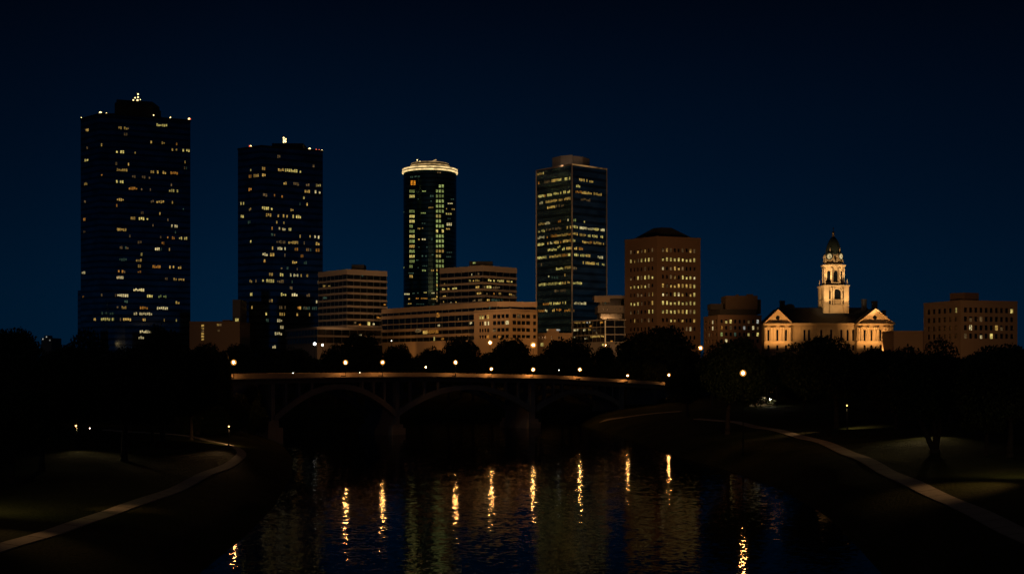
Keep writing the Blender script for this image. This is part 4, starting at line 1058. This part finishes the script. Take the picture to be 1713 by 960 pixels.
# belfry
rb = 18.6*q; z0, z1 = zb1+.56, tz(443.5)
mb = MB(); mb.lathe([(rb*1.02, z0), (rb*1.02, z0+1.0), (rb*.84, z0+1.05), (rb*.84, z1-1.2), (rb*.99, z1-1.15), (rb*1.0, z1-.5), (rb*1.12, z1-.45), (rb*1.12, z1)], (tx, dT), 8, rot=math.pi/8)
bf = mb.build('belfry', stone, tower)
for k in range(8):
    an = math.pi/8+k*math.pi/4
    mb = MB(); mb.lathe([(.42, z0+1.0), (.3, z0+1.3), (.27, z1-1.7), (.42, z1-1.2)], (tx+rb*.93*math.cos(an), dT+rb*.93*math.sin(an)), 10); mb.build('column', stone_trim, tower, True)
for k in (5, 6, 7):
    an = k*math.pi/4; ap = rb*.84*math.cos(math.pi/8)
    nx_, ny_ = math.cos(an), math.sin(an); tx_, ty_ = -ny_, nx_
    mb = MB(); pts = []
    for a, b_ in [(-.75, z0+1.3), (.75, z0+1.3)]+[(.75*math.cos(math.pi*j/8), z1-3.2+.75*math.sin(math.pi*j/8)) for j in range(9)]:
        pts.append((tx+nx_*(ap+.04)+tx_*a, dT+ny_*(ap+.04)+ty_*a, b_))
    mb.poly(pts); mb.build('arched_window', dglass, tower)
# clock stage and dome
rc = 13.0*q; zc0, zc1 = z1+.003, tz(424)
mb = MB(); mb.lathe([(rc, zc0), (rc, zc0+1.2), (rc*.93, zc1)], (tx, dT), 8, rot=math.pi/8); mb.build('clock_stage', stone, tower)
clockm = lit('clock_face', (1.0, 0.74, 0.34), 0.55, nscale=1.5, lo=.4)
for an in (-2.36+.12, -.78-.12, .78, 2.36):
    c = Vector((tx+rc*1.0*math.cos(an), dT+rc*1.0*math.sin(an), (zc0+zc1)/2+.9)); n = Vector((math.cos(an), math.sin(an), 0)); t = Vector((-n.y, n.x, 0)); u = Vector((0, 0, 1))
    def disc(mb, r0, r1, off, sg=20, mi=0):
        for k in range(sg):
            a0, a1 = 2*math.pi*k/sg, 2*math.pi*(k+1)/sg; g = lambda r, a: c+n*off+(t*math.cos(a)+u*math.sin(a))*r
            mb.quad(g(r0, a0), g(r1, a0), g(r1, a1), g(r0, a1), mi)
    mb = MB(); mb.tube(c-n*1.6, c+n*.5, 1.5, 1.5, 18); hs = mb.build('clock_dormer', stone_trim, tower)
    mb = MB(); disc(mb, .02, 1.05, .56); mb.build('clock_face', clockm, tower)
    mb = MB(); disc(mb, 1.05, 1.5, .62); mb.tube(c+n*.6, c+n*.6+u*.8, .07, .05, 5); mb.tube(c+n*.6, c+n*.6+t*.6+u*.2, .08, .06, 5); mb.build('clock_hands', bronze, tower)
    mb = MB(); mb.lathe([(.3, c.z+1.7), (.16, c.z+2.4), (.2, c.z+2.6), (.02, c.z+3.6)], (c.x, c.y), 8); mb.build('pinnacle', stone_trim, tower)
    mb = MB(); 
    for sgn in (-1, 1): mb.tube(c+t*sgn*1.9-u*2.4, c+t*sgn*1.55-u*.8, .45, .3, 8)
    mb.build('scroll_bracket', stone_trim, tower)
zd0 = zc1-.8; zd1 = tz(395.5)
prof = [(rc*.93, zd0)]
for k in range(1, 13):
    f = k/12; prof.append((rc*1.0*(1-f**1.8)**.75+.30*f, zd0+(zd1-zd0)*f))
mb = MB(); mb.lathe(prof, (tx, dT), 8, rot=math.pi/8); mb.build('dome', bronze, tower)
mb = MB(); mb.lathe([(.5, zd1), (.55, zd1+.4), (.2, zd1+.7), (.55, zd1+1.3), (.45, zd1+1.8), (.12, zd1+2.1), (.08, zd1+2.8), (.32, zd1+3.0), (.02, zd1+3.7)], (tx, dT), 10); mb.build('finial', solid('gilded_metal', (.7, .5, .2), .35, .8), tower)

# ------------------------------------------------------------------ small lit things on the right bank
kd_ = 292.0
kz = gz(X(1275, kd_), kd_)
kk = thing('kiosk', 'small beige hut with a lit front between the two round trees on the right bank', 'hut', (X(1275, kd_), kd_, kz))
mb = MB(); x0, x1 = X(1267, kd_), X(1283, kd_); mb.box(x0, x1, kd_, kd_+3, kz-.3, kz+2.4); mb.build('wall', beige, kk)
mb = MB(); mb.box(x0-.3, x1+.3, kd_-.5, kd_+3.3, kz+2.403, kz+2.6); mb.build('roof', greyc, kk)
mb = MB(); mb.box(x0+1.1, x0+2.0, kd_-.06, kd_-.003, kz+1.1, kz+1.9); mb.build('lit_window', W['c'], kk)
mb = MB(); wy_ = kd_-6; 
for i in range(6):
    xa, xb = X(1254+i*7.4, wy_), X(1254+(i+1)*7.4, wy_); z = gz(xa, wy_)
    mb.box(xa, xb, wy_, wy_+.4, z-.4, kz+.45)
tag(mb.build('low_wall', stone), 'low stone wall in front of the lit hut', 'wall')

# ------------------------------------------------------------------ trees
def crown_mesh(name, seed, nleaf, leaf, mat, flat=1.0):
    """unit crown: radius about 0.5, from z=0.22 to 1.0 of the tree height"""
    r = np.random.default_rng(seed)
    nl = 34; C_ = []
    for k in range(nl):
        a = r.uniform(0, 2*math.pi); el = r.uniform(-.55, 1.0); rad = r.uniform(.20, .31)
        ce = math.sqrt(max(0, 1-el*el*.8))
        C_.append((rad*ce*math.cos(a), rad*ce*math.sin(a), .58+el*.25*flat, r.uniform(.15, .23)))
    C_ += [(0, 0, .6, .27), (.1, .05, .55, .25), (-.1, -.06, .66, .24)]
    C_ = np.array(C_); w = C_[:, 3]**2; idx = r.choice(len(C_), nleaf, p=w/w.sum())
    dirs = r.normal(size=(nleaf, 3)); dirs /= np.linalg.norm(dirs, axis=1)[:, None]
    rr = C_[idx, 3]*(r.uniform(0.3, 1.0, nleaf)**.3)*(1+.045*r.normal(size=nleaf))
    p = C_[idx, :3]+dirs*rr[:, None]*np.array([1, 1, .85])
    a1 = r.normal(size=(nleaf, 3)); a1 /= np.linalg.norm(a1, axis=1)[:, None]
    a2 = np.cross(a1, r.normal(size=(nleaf, 3))); a2 /= np.linalg.norm(a2, axis=1)[:, None]
    s = leaf*r.uniform(.6, 1.5, nleaf)[:, None]
    v = np.stack([p-a1*s, p+a2*s*.55, p+a1*s, p-a2*s*.55], 1).reshape(-1, 3)
    me = bpy.data.meshes.new(name)
    me.vertices.add(len(v)); me.vertices.foreach_set('co', v.ravel().astype(np.float32))
    me.loops.add(nleaf*4); me.loops.foreach_set('vertex_index', np.arange(nleaf*4, dtype=np.int32))
    me.polygons.add(nleaf); me.polygons.foreach_set('loop_start', np.arange(0, nleaf*4, 4, dtype=np.int32))
    me.update(calc_edges=True); me.validate(); me.materials.append(mat)
    return me
def trunk_mesh(name, seed, fork=False):
    random.seed(seed); mb = MB()
    def limb(a, d, l, r0, r1, n=4):
        p = Vector(a); dv = Vector(d).normalized()
        for k in range(n):
            f0, f1 = k/n, (k+1)/n; q = p+dv*(l/n)
            mb.tube(p, q, r0+(r1-r0)*f0, r0+(r1-r0)*f1, 9, cap=(k in (0, n-1))); p = q
            dv = (dv+Vector((random.uniform(-.13, .13), random.uniform(-.13, .13), .06))).normalized()
        return p, dv
    if not fork:
        mb.tube((0, 0, -.03), (0, 0, .04), .045, .03, 10)
        p, dv = limb((0, 0, .035), (random.uniform(-.06, .06), random.uniform(-.06, .06), 1), .27, .031, .022)
        for k in range(6):
            an = k*1.05+random.uniform(-.3, .3)
            limb(p, (math.cos(an)*.8, math.sin(an)*.8, random.uniform(.5, 1.1)), random.uniform(.25, .38), .016, .004, 5)
    else:
        mb.tube((0, 0, -.03), (0, 0, .03), .06, .045, 10)
        for dx, r in ((-.55, .028), (.03, .02), (.28, .026)):
            p, dv = limb((dx*.03, 0, .02), (dx, random.uniform(-.1, .1), 1), .32, r, r*.7)
            for k in range(3):
                an = k*2.1+random.uniform(-.4, .4); limb(p, (math.cos(an)*.7, math.sin(an)*.7, .8), .28, r*.55, .004, 4)
    me = bpy.data.meshes.new(name)
    me.from_pydata(mb.v, [], mb.f); me.polygons.foreach_set('use_smooth', [True]*len(mb.f)); me.materials.append(bark); me.update()
    return me
far_cr = [crown_mesh('far_crown', 100+i, 9000, .023, (leafA, leafB)[i % 2], (1, .85, 1.1, .95)[i]) for i in range(4)]
near_cr = [crown_mesh('near_crown', 200+i, 30000, .0150, (leafA, leafB)[i % 2], (1, .9, 1.05, .85)[i]) for i in range(4)]
trunks = [trunk_mesh('trunk', 300+i) for i in range(3)]; forked = trunk_mesh('trunk', 320, True)
random.seed(99); tcount = [0]
def tree(px, ytop, wpx, d, label, group=None, near=False, fork=False, tpx=None, name='tree'):
    wd = wpx/F*d; x = X(px if tpx is None else tpx, d); zb = gz(x, d); ht = max(3.0, Zy(ytop, d)-zb); i = tcount[0]; tcount[0] += 1
    root = thing(name, label, 'tree', (x, d, zb), group)
    cr = bpy.data.objects.new('crown', (near_cr if near else far_cr)[i % 4]); COL.objects.link(cr); cr.parent = root
    s = wd/0.98; cr.scale = (s, s*random.uniform(.85, 1.05), ht); cr.rotation_euler = (0, 0, random.uniform(0, 6.28))
    if tpx is not None: cr.location.x = X(px, d)-x
    tr = bpy.data.objects.new('trunk', forked if fork else trunks[i % 3]); COL.objects.link(tr); tr.parent = root
    ts = (s+ht)/2*(1.0 if not near else .95); tr.scale = (ts, ts, ht)
    if not fork: tr.rotation_euler = (0, 0, random.uniform(0, 6.28))
    return root
R_ = 'round black tree '
tree(1225, 561, 142, 200, 'round-crowned dark tree with a stout trunk behind the starry right lamp', near=True, tpx=1217)
tree(1375, 556, 160, 200, 'broad dark tree before the courthouse wing, its stout trunk beside the right path', near=True, tpx=1400)
tree(1552, 563, 150, 148, 'dark tree with a three-stemmed forked trunk on the right lawn', near=True, fork=True, tpx=1564)
tree(1672, 566, 150, 136, 'dark spreading tree at the right edge, in front of the far right office block', near=True, tpx=1690)
tree(1476, 578, 90, 235, 'smaller dark tree under the right pediment of the courthouse', near=True)
tree(1420, 600, 120, 250, 'low dark tree filling the gap right of the broad courthouse tree', near=True)
tree(1300, 588, 46, 300, 'thin loose tree under the left pediment, lit wall showing through it')
tree(1590, 590, 110, 200, 'dark tree behind the forked one, below the far right office block', near=True)
tree(1700, 580, 110, 190, 'dark tree behind the spreading one at the right edge', near=True)
tree(1150, 610, 80, 255, 'low dark tree at the right end of the bridge', near=True)
tree(1190, 592, 70, 285, 'dark tree left of the starry lamp, under the brown tower', near=True)
tree(1500, 610, 100, 190, 'low dark tree left of the forked trunk', near=True)
tree(1345, 615, 80, 235, 'low dark tree behind the right path between two stout trunks', near=True)
tree(1650, 640, 110, 140, 'low bushy tree in front of the right edge trees, reaching the grass', near=True)
# left bank
tree(132, 546, 130, 150, 'tall rounded black tree in front of the tallest tower left corner', near=True)
tree(15, 538, 130, 142, 'tall black tree at the left edge', near=True)
tree(272, 541, 100, 172, 'tall black tree covering the foot of the tallest tower', near=True)
tree(207, 572, 170, 136, 'black tree in the middle of the left bank with its trunk by the footpath', near=True, tpx=208)
tree(70, 566, 130, 120, 'black tree below the distant lights on the left', near=True)
tree(330, 574, 110, 192, 'black tree right of the tallest tower, by the low brown block', near=True)
tree(372, 585, 40, 205, 'narrow black tree beside the left bridge lamp', near=True)
tree(320, 620, 110, 178, 'low black tree behind the bend of the left path', near=True)
tree(20, 620, 150, 108, 'low black tree at the left edge, nearest the camera', near=True)
tree(130, 632, 120, 160, 'low black tree around the small orange park lamp', near=True)
tree(400, 640, 90, 216, 'low black tree hiding the left end of the bridge', near=True)
tree(255, 640, 110, 165, 'low black tree behind the trunk by the left path', near=True)
# far bank, one row showing above the bridge and a lower one behind it
fr = [(345, 572, 60, 380, 'black tree crown under the low brown block'), (395, 574, 66, 392, 'black tree crown under the slim grey service block'), (440, 577, 60, 372, 'black tree crown at the left foot of the second dark tower'),
 (492, 578, 66, 388, 'black tree crown below the terraced podium, left of its round lamp'), (556, 574, 50, 376, 'low black crown between the round podium lamp and the big crown'), (607, 555, 92, 368, 'big domed black crown below the beige office block'), (668, 573, 60, 382, 'black crown under the dark left end of the long tan block'), (722, 576, 62, 372, 'low black crown under the middle of the long tan block'),
 (772, 560, 78, 366, 'domed black crown left of the orange lamp under the tan wing'), (852, 563, 84, 372, 'domed black crown between the two orange lamps under the tan wing'), (955, 561, 110, 366, 'broad black crown below the blue glass tower'), (1012, 574, 50, 382, 'small black crown below the lit corner post'),
 (1066, 553, 92, 372, 'tall black crown left of the brown tower foot'), (1110, 543, 112, 362, 'tallest broad black crown in front of the brown tower'), (1160, 586, 50, 380, 'small black crown below the lamp by the brown tower'), (905, 588, 50, 374, 'low black crown under the large orange lamp'), (818, 588, 50, 378, 'low black crown under the smaller orange lamp')]
for px, y, w, d, lb in fr: tree(px, y, w, d, lb, 'trees along the far bank')
for k in range(20):
    px = 405+k*38+random.uniform(-8, 8)
    tree(px, random.uniform(590, 606), random.uniform(62, 84), random.uniform(345, 358), 'low black tree of the row seen behind the bridge', 'low trees in the row behind the bridge')
for k in range(9):
    px = 1200+k*62+random.uniform(-10, 10)
    tree(px, random.uniform(582, 592), random.uniform(70, 95), random.uniform(345, 380), 'dark tree of the far row below the courthouse and its neighbours', 'far row of trees on the right')
for k in range(8):
    px = 0+k*50+random.uniform(-10, 10)
    tree(px, random.uniform(578, 590), random.uniform(66, 90), random.uniform(240, 330), 'dark tree of the far row deep in the left bank woods', 'far row of trees on the left')
def bush(px, ytop, wpx, d, label, group):
    wd = wpx/F*d; x = X(px, d); zb = gz(x, d); ht = Zy(ytop, d)-zb; i = tcount[0]; tcount[0] += 1
    root = thing('bush', label, 'bush', (x, d, zb), group)
    o = bpy.data.objects.new('foliage', near_cr[i % 4]); COL.objects.link(o); o.parent = root
    hz_ = ht/.72; o.scale = (wd, wd*.8, hz_); o.location.z = -.28*hz_; o.rotation_euler = (0, 0, random.uniform(0, 6.28))
for px, y, w_, d in ((352, 668, 70, 196), (398, 655, 62, 205), (428, 668, 44, 214), (310, 680, 70, 190)):
    bush(px, y, w_, d, 'black bush crowding the left end of the bridge', 'bushes at the left bridge end')
for px, y, w_, d in ((1100, 664, 60, 330), (1140, 655, 60, 320), (1075, 668, 40, 336)):
    bush(px, y, w_, d, 'dark bush under the right end of the bridge', 'bushes at the right bridge end')
# lit shrub by the hut
sx_, sd = 1290, 284
sr = thing('shrub', 'small shrub lit bright white beside the hut', 'shrub', (X(sx_, sd), sd, gz(X(sx_, sd), sd)))
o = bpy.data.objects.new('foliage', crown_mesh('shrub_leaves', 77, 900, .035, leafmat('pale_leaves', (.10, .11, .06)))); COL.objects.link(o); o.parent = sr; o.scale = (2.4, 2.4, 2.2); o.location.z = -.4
lamp(1288, 668, sd-1.6, None, 'low white garden light in front of the lit shrub', .13, .12, bulb_g, None, 'garden_light', 'garden light')

# ------------------------------------------------------------------ floodlights, plus added fill spots without fixtures
def spot(loc, tgt, watts, col, ang, blend=0.6, size=0.6):
    ld = bpy.data.lights.new('flood_or_fill', 'SPOT'); ld.energy = watts; ld.color = col; ld.spot_size = math.radians(ang); ld.spot_blend = blend; ld.shadow_soft_size = size
    o = bpy.data.objects.new('flood_or_fill', ld); COL.objects.link(o); o.location = loc
    o.rotation_euler = (Vector(tgt)-Vector(loc)).to_track_quat('-Z', 'Y').to_euler()
SOD = (1.0, 0.57, 0.28); SOD2 = (1.0, 0.47, 0.16); WRM = (1.0, 0.56, 0.22)
def wash(px, py, d, dist, watts, col, ang=70, dpx=0, z=None):  # added facade fill imitating street glow, no fixture built
    t = P(px, py, d); l = P(px+dpx, 590, d-dist); l.z = z if z is not None else 22
    spot(l, t, watts, col, ang)
wash(594, 500, 528, 100, 42000, SOD, 30, -84, 34)
wash(575, 560, 475, 60, 4500, SOD, 50, -40, 26)
wash(800, 470, 505, 130, 64000, SOD, 45, 0, 56)
wash(700, 545, 470, 85, 17000, SOD2, 70, 0, 32)
wash(856, 548, 442, 62, 36000, (1.0, .46, .13), 52, 0, 27)
wash(1108, 470, 485, 100, 52000, SOD2, 58, 0, 34)
wash(1010, 545, 470, 60, 2600, SOD, 50, 0, 26)
for px, d_ in ((668, 496), (715, 482), (765, 468), (815, 432), (875, 428)): wash(px, 566, d_+14, 26, 1500, (1, .46, .12), 80, 0, 17)
wash(1016, 508, 502, 100, 4500, SOD, 16, 0, 44)
wash(928, 565, 470, 50, 5500, SOD2, 60, 0, 28)
wash(1230, 560, 450, 65, 2300, SOD2, 60, 0, 30)
wash(1630, 535, 440, 70, 12500, SOD2, 60, 0, 30)
wash(1520, 575, 452, 45, 700, SOD2, 60, 0, 26)
wash(358, 555, 560, 60, 3200, SOD2, 36, 0, 28)
# spots added below the park bulbs to put light on paths and lawns
PK = (1.0, .55, .22)
def ground_spot(px, py, d, tx_, ty_, watts, ang, col=PK):
    l = P(px, py, d); l.z -= .35; g = ground_hit(tx_, ty_); spot(l, (g[0], g[1], gsurf(*g)), watts, col, ang, 1.0, .35)
ground_spot(-75, 700, 86, 55, 903, 1500, 34); ground_spot(-75, 700, 86, 205, 852, 3600, 13); ground_spot(-75, 700, 86, 30, 850, 900, 90, (1, .72, .3))
ground_spot(383, 713, 172, 372, 742, 800, 100); ground_spot(383, 713, 172, 344, 777, 1800, 24)
ground_spot(127, 712, 150, 190, 768, 650, 70, (1, .72, .3)); ground_spot(127, 712, 150, 300, 792, 1500, 26, (1, .72, .3))
ground_spot(1745, 695, 112, 1560, 825, 3400, 64); ground_spot(1745, 695, 112, 1425, 759, 22000, 9); ground_spot(1745, 695, 112, 1690, 790, 1300, 90, (1, .72, .3))
ground_spot(1560, 681, 172, 1540, 738, 950, 90, (1, .72, .3)); ground_spot(1560, 681, 172, 1470, 756, 1700, 36, (1, .72, .3))
ground_spot(1417, 678, 195, 1435, 716, 420, 100, (1, .72, .3)); ground_spot(1417, 678, 195, 1325, 727, 3200, 24)
ground_spot(1243, 624, 172, 1250, 706, 2200, 60)
for px in (940, 974):
    spot((X(px, 605), 603.5, Zy(276, 603)), (X(px, 616), 613, Zy(269, 616)), 420, (1, .62, .36), 100, .7, .2)
# courthouse floods: ground floods close to the walls, roof floods round the clock tower
WRM = (1.0, 0.47, 0.15)
for px, wt in ((1285, 1.0), (1301, 1.0), (1317, 1.0), (1441, 1.0), (1456, 1.0), (1472, 1.0), (1488, 1.0)):
    l = P(px, 600, dH-17); l.z = CITY+5
    spot(l, P(px, 548, dH-3), 8800*wt, WRM, 56, .7, .3)
    l = P(px, 600, dH-8.5); l.z = CITY+3
    spot(l, P(px, 560, dH-3), 4300*wt, WRM, 80, .8, .3)
for px in (1340, 1362, 1384, 1406, 1424):
    l = P(px, 600, dH-16); l.z = CITY+5; spot(l, P(px, 552, dH), 450, WRM, 70, .8, .3)
TWC = (1, .60, .27)
for dx, k in ((-1, 1.0), (1, .45)):
    l = Vector((tx+dx*17, dT-20, tz(530))); spot(l, (tx+dx*1.0, dT-3, tz(492)), 15000*k, TWC, 50, .6, .3)
    l = Vector((tx+dx*17, dT-20, tz(530))); spot(l, (tx+dx*0.6, dT, tz(452)), 19000*k, TWC, 36, .6, .3)
    l = Vector((tx+dx*17, dT-20, tz(520))); spot(l, (tx+dx*2.6, dT-2, tz(432)), 19000, TWC, 16, .6, .2)
for dx in (-1, 1):
    l = Vector((tx+dx*3.6, dT-5.2, zb1+.7)); spot(l, (tx+dx*1.6, dT, tz(430)), 4200, TWC, 60, .7, .2)
    l = Vector((tx+dx*4.2, dT-9.0, tz(516))); spot(l, (tx+dx*3.2, dT-5, tz(486)), 2600, TWC, 70, .7, .2)

# ------------------------------------------------------------------ sky, faint fill sun, camera
w = bpy.data.worlds.new('World'); sc.world = w; w.use_nodes = True
nt = w.node_tree; nt.nodes.clear(); out = N(nt, 'ShaderNodeOutputWorld')
sky = N(nt, 'ShaderNodeTexSky', sky_type='NISHITA'); sky.sun_disc = False; sky.sun_elevation = math.radians(-6); sky.sun_rotation = math.radians(160)
bg1 = N(nt, 'ShaderNodeBackground'); L(nt, sky.outputs[0], bg1.inputs[0]); bg1.inputs[1].default_value = 0.0005
tc = N(nt, 'ShaderNodeTexCoord'); sx = N(nt, 'ShaderNodeSeparateXYZ'); L(nt, tc.outputs['Generated'], sx.inputs[0])
rp = N(nt, 'ShaderNodeValToRGB'); L(nt, sx.outputs['Z'], rp.inputs[0]); cr = rp.color_ramp
cr.interpolation = 'B_SPLINE'
st = [(0.0, (.0004, .0132, .0370)), (.03, (.0004, .0128, .0362)), (.066, (.0004, .0116, .0338)), (.11, (.0003, .0085, .026)), (.16, (.0003, .0060, .0194)), (.22, (.0003, .0040, .0130)), (.285, (.0002, .0017, .0058)), (.40, (.0002, .0009, .0032)), (1, (.0002, .0007, .0025))]
while len(cr.elements) < len(st): cr.elements.new(0.5)
for e, (p, c) in zip(cr.elements, st): e.position = p; e.color = c + (1,)
bg2 = N(nt, 'ShaderNodeBackground'); az = N(nt, 'ShaderNodeMapRange'); az.inputs['From Min'].default_value = -.5; az.inputs['From Max'].default_value = .5
L(nt, sx.outputs['X'], az.inputs[0]); ar = N(nt, 'ShaderNodeValToRGB'); L(nt, az.outputs[0], ar.inputs[0])      # afterglow strongest just left of the view's middle
pts = [(0, .50), (.14, .66), (.30, .98), (.45, .98), (.62, .86), (.75, .74), (.86, .62), (1, .5)]
while len(ar.color_ramp.elements) < len(pts): ar.color_ramp.elements.new(.5)
for e, (p, v) in zip(ar.color_ramp.elements, pts): e.position = p; e.color = (v, v, v, 1)
sm = N(nt, 'ShaderNodeVectorMath', operation='MULTIPLY'); L(nt, rp.outputs[0], sm.inputs[0]); L(nt, ar.outputs[0], sm.inputs[1])
L(nt, sm.outputs[0], bg2.inputs[0]); bg2.inputs[1].default_value = 1.0
ad = N(nt, 'ShaderNodeAddShader'); L(nt, bg1.outputs[0], ad.inputs[0]); L(nt, bg2.outputs[0], ad.inputs[1]); L(nt, ad.outputs[0], out.inputs[0])
sl = bpy.data.lights.new('fill_sun', 'SUN'); sl.energy = 0.015; sl.angle = math.radians(.5); sl.color = (1, .9, .8)  # weak sun added as faint fill from behind the camera
so = bpy.data.objects.new('fill_sun', sl); COL.objects.link(so); so.rotation_euler = (math.radians(52), 0, math.radians(-25))

cd = bpy.data.cameras.new('camera'); co = bpy.data.objects.new('camera', cd); COL.objects.link(co)
co.location = (0, 0, CZ); co.rotation_euler = (math.radians(90), 0, 0)
cd.sensor_width = 36; cd.lens = 36*F/1713; cd.shift_y = (HZ-480)/1713; cd.clip_start = 0.5; cd.clip_end = 12000
sc.camera = co
sc.render.engine = 'CYCLES'
sc.view_settings.view_transform = 'Standard'; sc.view_settings.look = 'None'; sc.view_settings.exposure = 0; sc.view_settings.gamma = 1
sc.cycles.use_denoising = True
try: sc.cycles.denoiser = 'OPENIMAGEDENOISE'; sc.cycles.denoising_input_passes = 'RGB_ALBEDO_NORMAL'
except Exception: pass
sc.cycles.max_bounces = 6; sc.cycles.diffuse_bounces = 2; sc.cycles.glossy_bounces = 4; sc.cycles.transparent_max_bounces = 8
sc.cycles.sample_clamp_indirect = 4.0; sc.cycles.use_light_tree = True; sc.cycles.caustics_reflective = False; sc.cycles.caustics_refractive = False
sc.cycles.use_adaptive_sampling = False
